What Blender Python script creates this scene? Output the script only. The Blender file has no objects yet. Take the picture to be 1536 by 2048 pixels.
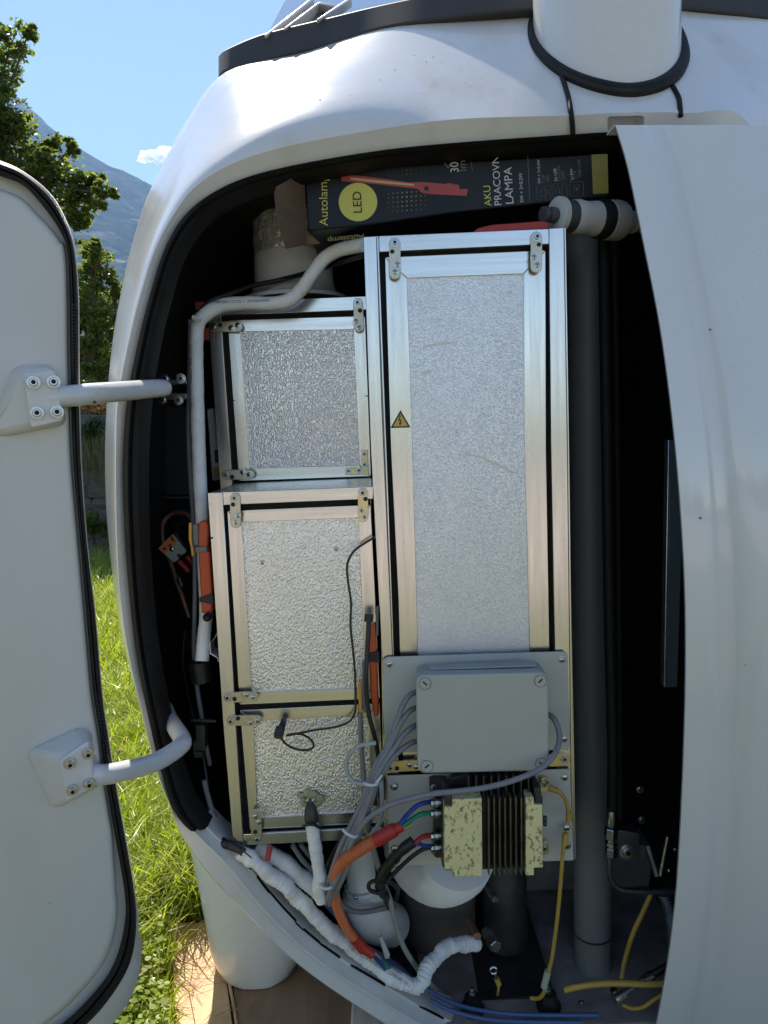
import bpy, bmesh, math, random
import numpy as np
from mathutils import Vector, Matrix, noise as mnoise

random.seed(7)
SC = bpy.context.scene
COL = SC.collection

# ---------------------------------------------------------------- camera, sky, sun, exposure
FPX = 1480.0                      # focal length in pixels of the 1536 x 2048 photograph
CAM = Vector((0.0, 0.0, 1.08))
PITCH, ROLL = math.radians(6.1), math.radians(2.25)
fw = Vector((0, math.cos(PITCH), -math.sin(PITCH)))
rt0 = Vector((1, 0, 0))
up0 = rt0.cross(fw)
RT = rt0 * math.cos(ROLL) - up0 * math.sin(ROLL)
UP = up0 * math.cos(ROLL) + rt0 * math.sin(ROLL)
cd = bpy.data.cameras.new('camera')
cam = bpy.data.objects.new('camera', cd)
COL.objects.link(cam)
Mx = Matrix((RT, UP, -fw)).transposed().to_4x4()
Mx.translation = CAM
cam.matrix_world = Mx
cd.sensor_fit = 'VERTICAL'
cd.sensor_height = 24.0
cd.lens = 24.0 * FPX / 2048.0
cd.clip_start = 0.02
cd.clip_end = 30000
SC.camera = cam

SUN_EL, SUN_AZ = math.radians(51), math.radians(-20)      # azimuth from +Y towards +X
world = bpy.data.worlds.new('World')
SC.world = world
world.use_nodes = True
wn, wl = world.node_tree.nodes, world.node_tree.links
wn.clear()
sky = wn.new('ShaderNodeTexSky')
sky.sky_type = 'NISHITA'
sky.sun_disc = False
sky.sun_elevation = SUN_EL
sky.sun_rotation = SUN_AZ
sky.altitude = 600
sky.air_density = 1.0
sky.dust_density = 0.05
sky.ozone_density = 1.0
bg = wn.new('ShaderNodeBackground')
bg.inputs['Strength'].default_value = 0.068
wo = wn.new('ShaderNodeOutputWorld')
wl.new(sky.outputs[0], bg.inputs[0])
wl.new(bg.outputs[0], wo.inputs[0])
sd = bpy.data.lights.new('sun', 'SUN')
sd.energy = 4.5
sd.angle = math.radians(0.53)
sd.color = (1.0, 0.92, 0.79)
sun = bpy.data.objects.new('sun', sd)
COL.objects.link(sun)
sdir = Vector((math.sin(SUN_AZ) * math.cos(SUN_EL), math.cos(SUN_AZ) * math.cos(SUN_EL), math.sin(SUN_EL)))
sun.rotation_euler = sdir.to_track_quat('Z', 'Y').to_euler()
sun.location = (0, 0, 20)
SC.view_settings.view_transform = 'Standard'
SC.view_settings.look = 'None'
SC.view_settings.exposure = 1.4
SC.view_settings.gamma = 1.0
SC.view_settings.use_curve_mapping = False
SC.render.engine = 'CYCLES'
SC.cycles.use_denoising = True
SC.cycles.max_bounces = 8
SC.cycles.diffuse_bounces = 4
SC.cycles.glossy_bounces = 4
SC.cycles.transmission_bounces = 6
SC.cycles.volume_bounces = 0
SC.cycles.caustics_reflective = False
SC.cycles.caustics_refractive = False


# ---------------------------------------------------------------- helpers
def ray(px, py):
    return RT * ((px - 768) / FPX) + UP * ((1024 - py) / FPX) + fw


def P(px, py, Y):
    d = ray(px, py)
    return CAM + d * (Y / d.y)


def G(px, py, z=0.0):
    d = ray(px, py)
    return CAM + d * ((z - CAM.z) / d.z)


ORG = {}
MATS = {}


def tag(o, label=None, cat=None, group=None, kind=None):
    for k, v in (('label', label), ('category', cat), ('group', group), ('kind', kind)):
        if v:
            o[k] = v
    return o


def thing(name, label, cat, loc, group=None):
    o = bpy.data.objects.new(name, None)
    COL.objects.link(o)
    o.empty_display_size = 0.05
    o.location = loc
    ORG[o.name] = Vector(loc)
    return tag(o, label, cat, group)


def link(name, me, mat, parent=None, org=None, bevel=None, seg=2):
    o = bpy.data.objects.new(name, me)
    COL.objects.link(o)
    if mat is not None and not me.materials:
        me.materials.append(mat)
    if parent is not None:
        o.parent = parent
        ORG[o.name] = ORG[parent.name]
    else:
        o.location = org
        ORG[o.name] = Vector(org)
    if bevel:
        b = o.modifiers.new('edge', 'BEVEL')
        b.width = bevel
        b.segments = seg
        b.limit_method = 'ANGLE'
        b.angle_limit = math.radians(35)
        b.use_clamp_overlap = True
    return o


def mesh(name, verts, faces, mat, parent=None, bevel=None, seg=2, angle=40, recalc=True, mats=None, midx=None):
    verts = [Vector(v) for v in verts]
    if parent is not None:
        org = ORG[parent.name]
    else:
        a = np.array([tuple(v) for v in verts])
        org = Vector(((a[:, 0].min() + a[:, 0].max()) / 2, (a[:, 1].min() + a[:, 1].max()) / 2, a[:, 2].min()))
    me = bpy.data.meshes.new(name)
    me.from_pydata([tuple(v - org) for v in verts], [], faces)
    if mats:
        for m in mats:
            me.materials.append(m)
        if midx is not None:
            me.polygons.foreach_set('material_index', midx)
    if recalc:
        bm = bmesh.new()
        bm.from_mesh(me)
        bmesh.ops.recalc_face_normals(bm, faces=bm.faces)
        bm.to_mesh(me)
        bm.free()
    me.polygons.foreach_set('use_smooth', [True] * len(me.polygons))
    me.set_sharp_from_angle(angle=math.radians(angle))
    me.update()
    return link(name, me, mat, parent, org, bevel, seg)


class MB:
    """collects pieces into one mesh"""
    def __init__(s):
        s.v, s.f = [], []

    def add(s, v, f):
        n = len(s.v)
        s.v += [Vector(a) for a in v]
        s.f += [tuple(i + n for i in q) for q in f]
        return s

    def plate(s, poly, Y, th, back=None):
        return s.add(*prism(poly, Y, th, back))

    def tube(s, *a, **k):
        return s.add(*sweep(*a, **k))

    def build(s, name, mat, parent=None, **k):
        return mesh(name, s.v, s.f, mat, parent, **k)


def prism(poly, Y, th, back=None):
    """polygon traced in the photograph, front face at depth Y, thickness th away from the camera"""
    ys = Y if isinstance(Y, (list, tuple)) else [Y] * len(poly)
    fr = [P(a, b, y) for (a, b), y in zip(poly, ys)]
    bk = [v + Vector((0, th, 0)) for v in fr]
    n = len(poly)
    f = [tuple(range(n)), tuple(range(2 * n - 1, n - 1, -1))]
    f += [(i, i + n, (i + 1) % n + n, (i + 1) % n) for i in range(n)]
    return fr + bk, f


def plate(name, poly, Y, th, mat, parent=None, bevel=0.0007, seg=2, **k):
    v, f = prism(poly, Y, th)
    return mesh(name, v, f, mat, parent, bevel=bevel, seg=seg, **k)


def catmull(pts, n, closed=False):
    pts = [np.array(p, float) for p in pts]
    m = len(pts)
    out = []
    for i in range(m if closed else m - 1):
        if closed:
            a, b, c, d = pts[i - 1], pts[i], pts[(i + 1) % m], pts[(i + 2) % m]
        else:
            b, c = pts[i], pts[i + 1]
            a = pts[i - 1] if i > 0 else 2 * b - c
            d = pts[i + 2] if i + 2 < m else 2 * c - b
        for k in range(n):
            t = k / n
            out.append(0.5 * ((2 * b) + (c - a) * t + (2 * a - 5 * b + 4 * c - d) * t * t + (3 * b - a - 3 * c + d) * t ** 3))
    if not closed:
        out.append(pts[-1])
    return out


def sweep(path, rad, seg=10, cap=True, sq=(1, 1), closed=False):
    """tube along a list of points; rad a number or a list"""
    path = [Vector(p) for p in path]
    n = len(path)
    rs = rad if isinstance(rad, (list, tuple, np.ndarray)) else [rad] * n
    v, f = [], []
    t0 = (path[1] - path[0]).normalized()
    ref = Vector((0, -1, 0)) if abs(t0.y) < 0.9 else Vector((0, 0, 1))
    nrm = (ref - t0 * ref.dot(t0)).normalized()
    for i in range(n):
        if closed:
            t = path[(i + 1) % n] - path[i - 1]
        else:
            t = path[min(i + 1, n - 1)] - path[max(i - 1, 0)]
        t = t.normalized() if t.length > 1e-9 else t0
        nrm = (nrm - t * nrm.dot(t))
        nrm = nrm.normalized() if nrm.length > 1e-6 else Vector((0, -1, 0))
        bn = t.cross(nrm)
        for k in range(seg):
            a = 2 * math.pi * k / seg
            v.append(path[i] + (nrm * math.cos(a) * sq[0] + bn * math.sin(a) * sq[1]) * rs[i])
    for i in range(n if closed else n - 1):
        j = (i + 1) % n
        for k in range(seg):
            k2 = (k + 1) % seg
            f.append((i * seg + k, i * seg + k2, j * seg + k2, j * seg + k))
    if cap and not closed:
        f.append(tuple(range(seg - 1, -1, -1)))
        f.append(tuple((n - 1) * seg + k for k in range(seg)))
    return v, f


def pxpath(pts, Y=1.0, n=6):
    """(px, py[, Y]) points -> smooth world path"""
    w = [P(p[0], p[1], p[2] if len(p) > 2 else Y) for p in pts]
    return [Vector(a) for a in catmull(w, n)] if n > 1 else w


def cable(name, label, cat, pts, rpx, mat, Y=1.0, n=6, seg=8, parent=None, group=None, wob=0.0):
    path = pxpath(pts, Y, n)
    r = [rpx * p.y / FPX * (1 + (random.uniform(-wob, wob) if wob else 0)) for p in path]
    v, f = sweep(path, r, seg)
    o = mesh(name, v, f, mat, parent, angle=70)
    if cat:
        tag(o, label, cat, group)
    return o


def corrugated(path, r, pitch, depth, seg=14):
    """resample a path at even steps and give it ribs"""
    path = [Vector(p) for p in path]
    L = [0]
    for a, b in zip(path, path[1:]):
        L.append(L[-1] + (b - a).length)
    n = max(4, int(L[-1] / pitch * 4))
    out, rs, j = [], [], 0
    for i in range(n + 1):
        s = L[-1] * i / n
        while j < len(L) - 2 and L[j + 1] < s:
            j += 1
        t = (s - L[j]) / max(1e-9, L[j + 1] - L[j])
        out.append(path[j].lerp(path[j + 1], t))
        rr = r if not isinstance(r, tuple) else r[0] + (r[1] - r[0]) * i / n
        rs.append(rr + depth * (0.5, 1, 0.5, -0.2)[i % 4])
    return sweep(out, rs, seg)


def lathe(p0, axis, prof, seg=24):
    """prof: list of (distance along the axis, radius)"""
    axis = Vector(axis).normalized()
    return sweep([Vector(p0) + axis * d for d, _ in prof], [max(r, 1e-5) for _, r in prof], seg) if False else _lathe(p0, axis, prof, seg)


def _lathe(p0, axis, prof, seg):
    ref = Vector((0, 0, 1)) if abs(axis.z) < 0.9 else Vector((0, -1, 0))
    a = (ref - axis * ref.dot(axis)).normalized()
    b = axis.cross(a)
    v, f = [], []
    for d, r in prof:
        for k in range(seg):
            t = 2 * math.pi * k / seg
            v.append(Vector(p0) + axis * d + (a * math.cos(t) + b * math.sin(t)) * max(r, 1e-5))
    for i in range(len(prof) - 1):
        for k in range(seg):
            k2 = (k + 1) % seg
            f.append((i * seg + k, i * seg + k2, (i + 1) * seg + k2, (i + 1) * seg + k))
    f.append(tuple(range(seg - 1, -1, -1)))
    f.append(tuple((len(prof) - 1) * seg + k for k in range(seg)))
    return v, f


def box(x0, x1, y0, y1, z0, z1):
    v = [(x, y, z) for x in (x0, x1) for y in (y0, y1) for z in (z0, z1)]
    f = [(0, 1, 3, 2), (4, 6, 7, 5), (0, 4, 5, 1), (2, 3, 7, 6), (0, 2, 6, 4), (1, 5, 7, 3)]
    return v, f


# ---------------------------------------------------------------- materials
def nodes(name):
    m = bpy.data.materials.new(name)
    m.use_nodes = True
    nt = m.node_tree
    return m, nt, nt.nodes['Principled BSDF']


def setin(b, **k):
    for kk, v in k.items():
        b.inputs[kk.replace('_', ' ')].default_value = v


def c4(c):
    return (c[0], c[1], c[2], 1)


def coords(nt, stretch=None, kind='Object'):
    tc = nt.nodes.new('ShaderNodeTexCoord')
    out = tc.outputs[kind]
    if stretch:
        mp = nt.nodes.new('ShaderNodeMapping')
        mp.inputs['Scale'].default_value = stretch
        nt.links.new(out, mp.inputs[0])
        out = mp.outputs[0]
    return out


def noisetex(nt, co, scale, detail=4, rough=0.6):
    n = nt.nodes.new('ShaderNodeTexNoise')
    n.inputs['Scale'].default_value = scale
    n.inputs['Detail'].default_value = detail
    n.inputs['Roughness'].default_value = rough
    nt.links.new(co, n.inputs['Vector'])
    return n.outputs['Fac']


def ramp(nt, fac, stops):
    r = nt.nodes.new('ShaderNodeValToRGB')
    e = r.color_ramp.elements
    while len(e) < len(stops):
        e.new(0.5)
    for el, (p, c) in zip(e, stops):
        el.position = p
        el.color = c4(c) if len(c) == 3 else c
    nt.links.new(fac, r.inputs[0])
    return r.outputs[0]


def bump(nt, b, height, strength, dist):
    n = nt.nodes.new('ShaderNodeBump')
    n.inputs['Strength'].default_value = strength
    n.inputs['Distance'].default_value = dist
    nt.links.new(height, n.inputs['Height'])
    nt.links.new(n.outputs[0], b.inputs['Normal'])
    return n


def mat(name, col, rough=0.5, metal=0.0, col2=None, ns=8, lo=0.35, hi=0.65, detail=5, stretch=None,
        bs=0, bstr=0.3, bdist=0.001, r2=None, coat=0.0, spec=0.5, aniso=0.0):
    """principled with optional second colour, roughness variation and fine relief"""
    m, nt, b = nodes(name)
    setin(b, Base_Color=c4(col), Roughness=rough, Metallic=metal)
    b.inputs['Specular IOR Level'].default_value = spec
    b.inputs['Coat Weight'].default_value = coat
    b.inputs['Coat Roughness'].default_value = 0.04
    if aniso:
        b.inputs['Anisotropic'].default_value = aniso
    co = coords(nt, stretch) if (col2 or r2 or bs) else None
    if col2 or r2:
        f = noisetex(nt, co, ns, detail)
        if col2:
            nt.links.new(ramp(nt, f, [(lo, col), (hi, col2)]), b.inputs['Base Color'])
        if r2:
            nt.links.new(ramp(nt, f, [(lo, (rough,) * 3), (hi, (r2,) * 3)]), b.inputs['Roughness'])
    if bs:
        bump(nt, b, noisetex(nt, co, bs, 3), bstr, bdist)
    MATS[name] = m
    return m


def shell_material():
    m, nt, b = nodes('gelcoat_white')
    co = coords(nt)
    big = noisetex(nt, coords(nt, (2.0, 2.0, 1.1)), 3.2, 6, 0.62)
    fine = noisetex(nt, co, 90, 4)
    dirt = ramp(nt, big, [(0.54, (0.725, 0.71, 0.685)), (0.66, (0.66, 0.63, 0.565)), (0.76, (0.52, 0.46, 0.37))])
    mx = nt.nodes.new('ShaderNodeMixRGB')
    mx.blend_type = 'MULTIPLY'
    mx.inputs[0].default_value = 0.10
    nt.links.new(dirt, mx.inputs[1])
    nt.links.new(fine, mx.inputs[2])
    nt.links.new(mx.outputs[0], b.inputs['Base Color'])
    nt.links.new(ramp(nt, big, [(0.4, (0.20,) * 3), (0.7, (0.27,) * 3)]), b.inputs['Roughness'])
    ad = nt.nodes.new('ShaderNodeMath')
    ad.operation = 'MULTIPLY_ADD'
    ad.inputs[1].default_value = 0.35
    scr = ramp(nt, noisetex(nt, coords(nt, (60, 60, 420)), 1.0, 2), [(0.60, (0, 0, 0)), (0.66, (1, 1, 1))])
    nt.links.new(scr, ad.inputs[0])
    nt.links.new(noisetex(nt, co, 22, 2), ad.inputs[2])
    bump(nt, b, ad.outputs[0], 0.05, 0.002)
    b.inputs['Coat Weight'].default_value = 0.35
    b.inputs['Coat Roughness'].default_value = 0.13
    return m


def emboss_material(name, base, rough, scale, strength, tint2, ring=False, st=(1, 1, 1)):
    m, nt, b = nodes(name)
    co = coords(nt, st)
    setin(b, Metallic=1.0 if ring else 0.9, Roughness=rough)
    d = nt.nodes.new('ShaderNodeTexNoise')
    d.inputs['Scale'].default_value = scale
    d.inputs['Detail'].default_value = 1.5
    d.inputs['Distortion'].default_value = 0.6 if ring else 0.15
    nt.links.new(co, d.inputs['Vector'])
    h = d.outputs['Fac']
    if ring:      # wandering creases
        ma = nt.nodes.new('ShaderNodeMath'); ma.operation = 'SUBTRACT'; ma.inputs[1].default_value = 0.5
        mb = nt.nodes.new('ShaderNodeMath'); mb.operation = 'ABSOLUTE'
        nt.links.new(h, ma.inputs[0]); nt.links.new(ma.outputs[0], mb.inputs[0])
        h = ramp(nt, mb.outputs[0], [(0.0, (0, 0, 0)), (0.05, (1, 1, 1))])
    else:
        h = ramp(nt, h, [(0.38, (0, 0, 0)), (0.62, (1, 1, 1))])
    f = noisetex(nt, coords(nt), 9, 6)
    nt.links.new(ramp(nt, f, [(0.35, base), (0.7, tint2)]), b.inputs['Base Color'])
    bump(nt, b, h, strength, 0.0012 if ring else 0.0014)
    return m


def gold_material():
    m, nt, b = nodes('spotted_passivated_plate')
    co = coords(nt)
    v = noisetex(nt, coords(nt, (1, 1, 0.6)), 210, 3, 0.5)
    v2 = noisetex(nt, co, 34, 4)
    col = ramp(nt, v, [(0.55, (0.88, 0.80, 0.48)), (0.64, (0.40, 0.33, 0.22)), (0.74, (0.20, 0.16, 0.12))])
    col2 = ramp(nt, v2, [(0.60, (1.0, 0.98, 0.80)), (0.68, (0.50, 0.44, 0.34))])
    mx = nt.nodes.new('ShaderNodeMixRGB'); mx.blend_type = 'MULTIPLY'; mx.inputs[0].default_value = 0.8
    nt.links.new(col, mx.inputs[1]); nt.links.new(col2, mx.inputs[2])
    nt.links.new(mx.outputs[0], b.inputs['Base Color'])
    setin(b, Metallic=0.25, Roughness=0.42)
    return m


def leaf_material(name, cols, rough=0.45, trans=0.35):
    m, nt, b = nodes(name)
    g = nt.nodes.new('ShaderNodeNewGeometry')
    col = ramp(nt, g.outputs['Random Per Island'], [(i / (len(cols) - 1), c) for i, c in enumerate(cols)])
    nt.links.new(col, b.inputs['Base Color'])
    setin(b, Roughness=rough)
    t = nt.nodes.new('ShaderNodeBsdfTranslucent')
    hs = nt.nodes.new('ShaderNodeHueSaturation')
    hs.inputs['Hue'].default_value = 0.485
    hs.inputs['Saturation'].default_value = 1.15
    hs.inputs['Value'].default_value = 1.7
    nt.links.new(col, hs.inputs['Color'])
    nt.links.new(hs.outputs[0], t.inputs['Color'])
    mx = nt.nodes.new('ShaderNodeMixShader')
    mx.inputs[0].default_value = trans
    nt.links.new(b.outputs[0], mx.inputs[1])
    nt.links.new(t.outputs[0], mx.inputs[2])
    nt.links.new(mx.outputs[0], nt.nodes['Material Output'].inputs[0])
    return m


def wood_material(name, a, c, sc=1.0):
    m, nt, b = nodes(name)
    co = coords(nt, (38 * sc, 2.2 * sc, 14 * sc))
    f = noisetex(nt, co, 1.0, 6, 0.65)
    k = noisetex(nt, coords(nt, (9, 5, 9)), 1.0, 3)
    c1 = ramp(nt, f, [(0.3, a), (0.7, c)])
    c2 = ramp(nt, k, [(0.55, (1, 1, 1)), (0.75, (0.62, 0.5, 0.4))])
    mx = nt.nodes.new('ShaderNodeMixRGB'); mx.blend_type = 'MULTIPLY'; mx.inputs[0].default_value = 1
    nt.links.new(c1, mx.inputs[1]); nt.links.new(c2, mx.inputs[2])
    nt.links.new(mx.outputs[0], b.inputs['Base Color'])
    setin(b, Roughness=0.7)
    bump(nt, b, f, 0.3, 0.002)
    return m


WHITE = shell_material()
HATCHW = mat('clean_white_gelcoat', (0.765, 0.76, 0.75), 0.16, col2=(0.72, 0.715, 0.70), ns=2.5, coat=0.6, bs=9, bstr=0.03, bdist=0.004)
DOORW = mat('satin_white_inner', (0.66, 0.64, 0.605), 0.40, col2=(0.58, 0.56, 0.52), ns=3.0, stretch=(2.2, 1, 0.8), detail=9, lo=0.38, hi=0.75, bs=320, bstr=0.12, bdist=0.0006)
ENAMEL = mat('white_enamel', (0.74, 0.73, 0.72), 0.28, col2=(0.66, 0.65, 0.64), ns=20, coat=0.3)
LIP = mat('grey_white_gelcoat', (0.72, 0.71, 0.69), 0.3, col2=(0.56, 0.55, 0.52), ns=7, lo=0.45, hi=0.75, coat=0.2)
GREYRIM = mat('dark_grey_frame', (0.036, 0.033, 0.030), 0.6, col2=(0.05, 0.046, 0.042), ns=6, spec=0.25)
RUBBER = mat('black_rubber', (0.010, 0.0095, 0.009), 0.6, col2=(0.016, 0.015, 0.014), ns=30, bs=400, bstr=0.2, spec=0.25)
BLACK = mat('black_liner', (0.011, 0.0112, 0.012), 0.75, col2=(0.017, 0.017, 0.017), ns=6, spec=0.25)
TAPE = mat('black_tape', (0.014, 0.014, 0.015), 0.42)
FLOORM = mat('dusty_glare_lifted_floor', (0.27, 0.225, 0.195), 0.85, col2=(0.46, 0.40, 0.36), ns=16, lo=0.4, hi=0.7)  # dusty floor, its grey raised further to carry veiling glare
ALU = mat('brushed_aluminium', (0.82, 0.79, 0.755), 0.20, 1.0, col2=(0.67, 0.645, 0.615), ns=5, lo=0.3, hi=0.75, detail=7,
          stretch=(30, 30, 1.2), r2=0.30, bs=40, bstr=0.05, bdist=0.0004)
ALUH = mat('brushed_aluminium_lying', (0.82, 0.79, 0.755), 0.20, 1.0, col2=(0.67, 0.645, 0.615), ns=5, lo=0.3, hi=0.75, detail=7,
           stretch=(1.2, 30, 30), r2=0.30, bs=40, bstr=0.05, bdist=0.0004)
STUCCO = emboss_material('stucco_aluminium', (0.92, 0.90, 0.875), 0.27, 520, 0.55, (0.85, 0.83, 0.80), st=(1, 1, 0.55))
CREASE = emboss_material('creased_aluminium', (0.84, 0.845, 0.86), 0.44, 280, 0.36, (0.78, 0.785, 0.80), ring=True)
STEEL = mat('zinc_steel', (0.62, 0.62, 0.62), 0.24, 1.0, col2=(0.42, 0.42, 0.42), ns=60)
DSTEEL = mat('dull_steel', (0.16, 0.165, 0.17), 0.4, 0.8, col2=(0.10, 0.10, 0.10), ns=30)
LATCH = mat('aged_zinc_strap', (0.50, 0.46, 0.34), 0.35, 0.9, col2=(0.62, 0.58, 0.46), ns=50, lo=0.3)
YLATCH = mat('yellow_zinc_strap', (0.78, 0.66, 0.28), 0.3, 0.9, col2=(0.70, 0.55, 0.30), ns=60)
DHOLE = mat('dark_recess', (0.008, 0.008, 0.008), 0.6)
BOXG = mat('light_grey_plastic', (0.48, 0.47, 0.41), 0.42, col2=(0.45, 0.44, 0.385), ns=12, bs=500, bstr=0.08, bdist=0.0005)
SHEETW = mat('grey_white_sheet', (0.58, 0.57, 0.50), 0.45, col2=(0.53, 0.52, 0.46), ns=9)
CAST = mat('black_casting', (0.030, 0.028, 0.026), 0.45, col2=(0.055, 0.05, 0.045), ns=40, bs=200, bstr=0.2)
FINM = mat('dark_cooling_fin', (0.10, 0.09, 0.065), 0.4, 0.6, col2=(0.2, 0.18, 0.11), ns=50)
GOLD = gold_material()
CHIP = mat('dark_chip', (0.05, 0.04, 0.035), 0.8)
LAG = mat('white_pipe_lagging', (0.88, 0.87, 0.84), 0.75, col2=(0.72, 0.71, 0.67), ns=45, lo=0.45, hi=0.8, bs=120, bstr=0.5, bdist=0.002)
PVC = mat('white_pvc', (0.86, 0.85, 0.82), 0.25, col2=(0.79, 0.78, 0.74), ns=8, coat=0.2)
FOIL = mat('crumpled_foil', (0.92, 0.92, 0.88), 0.3, 0.35, bs=40, bstr=1.0, bdist=0.012)
GREYDUCT = mat('grey_duct', (0.22, 0.22, 0.22), 0.4, 0.3)
GCABLE = mat('grey_cable', (0.20, 0.205, 0.215), 0.45, col2=(0.25, 0.25, 0.26), ns=40)
LGCABLE = mat('pale_grey_cable', (0.42, 0.42, 0.42), 0.45)
BCABLE = mat('black_cable', (0.014, 0.014, 0.015), 0.4)
BRCABLE = mat('brown_black_cable', (0.030, 0.018, 0.014), 0.4)
ORANGE = mat('orange_plastic', (0.62, 0.10, 0.025), 0.42, col2=(0.52, 0.08, 0.02), ns=30)
CONDUIT = mat('orange_conduit', (0.58, 0.14, 0.04), 0.38)
REDW = mat('red_sleeve', (0.42, 0.03, 0.022), 0.45)
YELLOWC = mat('yellow_cable', (0.56, 0.35, 0.06), 0.45, col2=(0.44, 0.28, 0.06), ns=60)
YTAB = mat('yellow_orange_tab', (0.70, 0.34, 0.05), 0.4)
BLUEC = mat('blue_cable', (0.025, 0.05, 0.30), 0.4)
BLUET = mat('blue_hose', (0.07, 0.13, 0.30), 0.5)
GREENC = mat('green_cable', (0.01, 0.25, 0.13), 0.4)
COPPER = mat('old_copper', (0.58, 0.30, 0.18), 0.45, 0.5, col2=(0.34, 0.17, 0.11), ns=50)
PIPEG = mat('dark_grey_pipe', (0.18, 0.182, 0.178), 0.5, col2=(0.205, 0.207, 0.20), ns=6)
RAILM = mat('blue_grey_rail', (0.06, 0.078, 0.092), 0.35, 0.3)
TIE = mat('clear_cable_tie', (0.66, 0.68, 0.66), 0.35)
BEIGE = mat('grey_beige_plastic', (0.42, 0.40, 0.37), 0.42)
PALEP = mat('pale_grey_plastic', (0.55, 0.55, 0.53), 0.4)
DGREYP = mat('dark_grey_plastic', (0.055, 0.06, 0.065), 0.4)
CARTON = mat('glossy_black_carton', (0.010, 0.0105, 0.012), 0.36, col2=(0.016, 0.016, 0.018), ns=9, bs=30, bstr=0.15, bdist=0.003, spec=0.3)
BROWN = mat('brown_cardboard', (0.16, 0.10, 0.06), 0.8, col2=(0.12, 0.075, 0.045), ns=14, stretch=(1, 1, 6))
PYEL = mat('print_yellow', (0.62, 0.58, 0.10), 0.4)
PMUS = mat('print_mustard', (0.30, 0.26, 0.05), 0.4)
PRED = mat('print_red', (0.42, 0.06, 0.045), 0.4)
PSAND = mat('print_sand', (0.55, 0.42, 0.2), 0.4)
PWHITE = mat('print_white', (0.62, 0.62, 0.60), 0.4)
PGREY = mat('print_grey', (0.16, 0.16, 0.16), 0.4)
PBLACK = mat('print_black', (0.014, 0.013, 0.012), 0.5)
SIGNY = mat('sign_yellow', (0.68, 0.45, 0.07), 0.4)
LABELO = mat('label_orange', (0.80, 0.22, 0.06), 0.45)
VALVEG = mat('valve_grey_green', (0.40, 0.44, 0.36), 0.4)
STONE = mat('grey_stone', (0.20, 0.185, 0.16), 0.9, col2=(0.10, 0.095, 0.08), ns=12, bs=30, bstr=0.8, bdist=0.02)
MORTAR = mat('earthy_mortar', (0.10, 0.085, 0.065), 0.95, col2=(0.05, 0.05, 0.035), ns=9, bs=20, bstr=0.8, bdist=0.03)
PLASTER = mat('pale_pink_plaster', (0.66, 0.50, 0.41), 0.9, col2=(0.60, 0.45, 0.37), ns=2.5)
PLASTERG = mat('pale_plaster', (0.55, 0.50, 0.45), 0.9, col2=(0.48, 0.44, 0.40), ns=2.5)
ROOFT = mat('brown_roof_tile', (0.22, 0.11, 0.08), 0.85, col2=(0.15, 0.08, 0.06), ns=7)
BARK = mat('tree_bark', (0.10, 0.075, 0.05), 0.9, col2=(0.06, 0.045, 0.03), ns=9)
DWOOD = mat('dark_timber', (0.06, 0.04, 0.03), 0.8)
PLANK1 = wood_material('fresh_spruce_board', (0.62, 0.42, 0.25), (0.50, 0.31, 0.17))
DRUM = mat('glare_lifted_black_drum', (0.12, 0.10, 0.085), 0.6, col2=(0.16, 0.135, 0.11), ns=9)  # black drum with the veiling glare put into its lighter colour
PAVE = mat('pinkish_paving', (0.42, 0.36, 0.32), 0.9, col2=(0.34, 0.29, 0.26), ns=1.5)
PLANK2 = wood_material('weathered_board', (0.30, 0.19, 0.12), (0.18, 0.11, 0.07))
LEAFM = leaf_material('tree_leaf', [(0.075, 0.115, 0.03), (0.11, 0.16, 0.036), (0.17, 0.20, 0.055), (0.07, 0.11, 0.028)], 0.30, 0.7)
SHRUBM = leaf_material('shrub_leaf', [(0.05, 0.085, 0.03), (0.08, 0.12, 0.05), (0.06, 0.10, 0.03)], 0.5, 0.35)
FLOWERM = leaf_material('flower_petal', [(0.62, 0.36, 0.10), (0.60, 0.44, 0.20), (0.50, 0.10, 0.08), (0.30, 0.32, 0.08)], 0.6, 0.3)
GRASSM = leaf_material('grass_blade', [(0.20, 0.28, 0.035), (0.26, 0.35, 0.05), (0.29, 0.37, 0.07), (0.36, 0.37, 0.14), (0.18, 0.28, 0.035)], 0.35, 0.5)
GLASS = mat('roof_glass', (0.16, 0.19, 0.22), 0.08, 0.0, coat=1.0)
DROPM = mat('water_drop', (0.78, 0.79, 0.80), 0.03, coat=1.0, spec=0.8)
CLOUDM = leaf_material('cloud_white', [(0.9, 0.9, 0.9), (0.9, 0.9, 0.9)], 1.0, 0.6)


def ground_material():
    m, nt, b = nodes('lawn_soil')
    co = coords(nt)
    f = noisetex(nt, co, 14, 6, 0.7)
    g = noisetex(nt, co, 0.8, 4)
    c1 = ramp(nt, f, [(0.3, (0.055, 0.058, 0.02)), (0.5, (0.125, 0.128, 0.065)), (0.7, (0.17, 0.17, 0.095))])
    c2 = ramp(nt, g, [(0.35, (0.8, 0.9, 0.8)), (0.7, (1.15, 1.05, 0.9))])
    mx = nt.nodes.new('ShaderNodeMixRGB'); mx.blend_type = 'MULTIPLY'; mx.inputs[0].default_value = 1
    nt.links.new(c1, mx.inputs[1]); nt.links.new(c2, mx.inputs[2])
    nt.links.new(mx.outputs[0], b.inputs['Base Color'])
    setin(b, Roughness=0.9)
    bump(nt, b, f, 0.7, 0.03)
    return m


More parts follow.
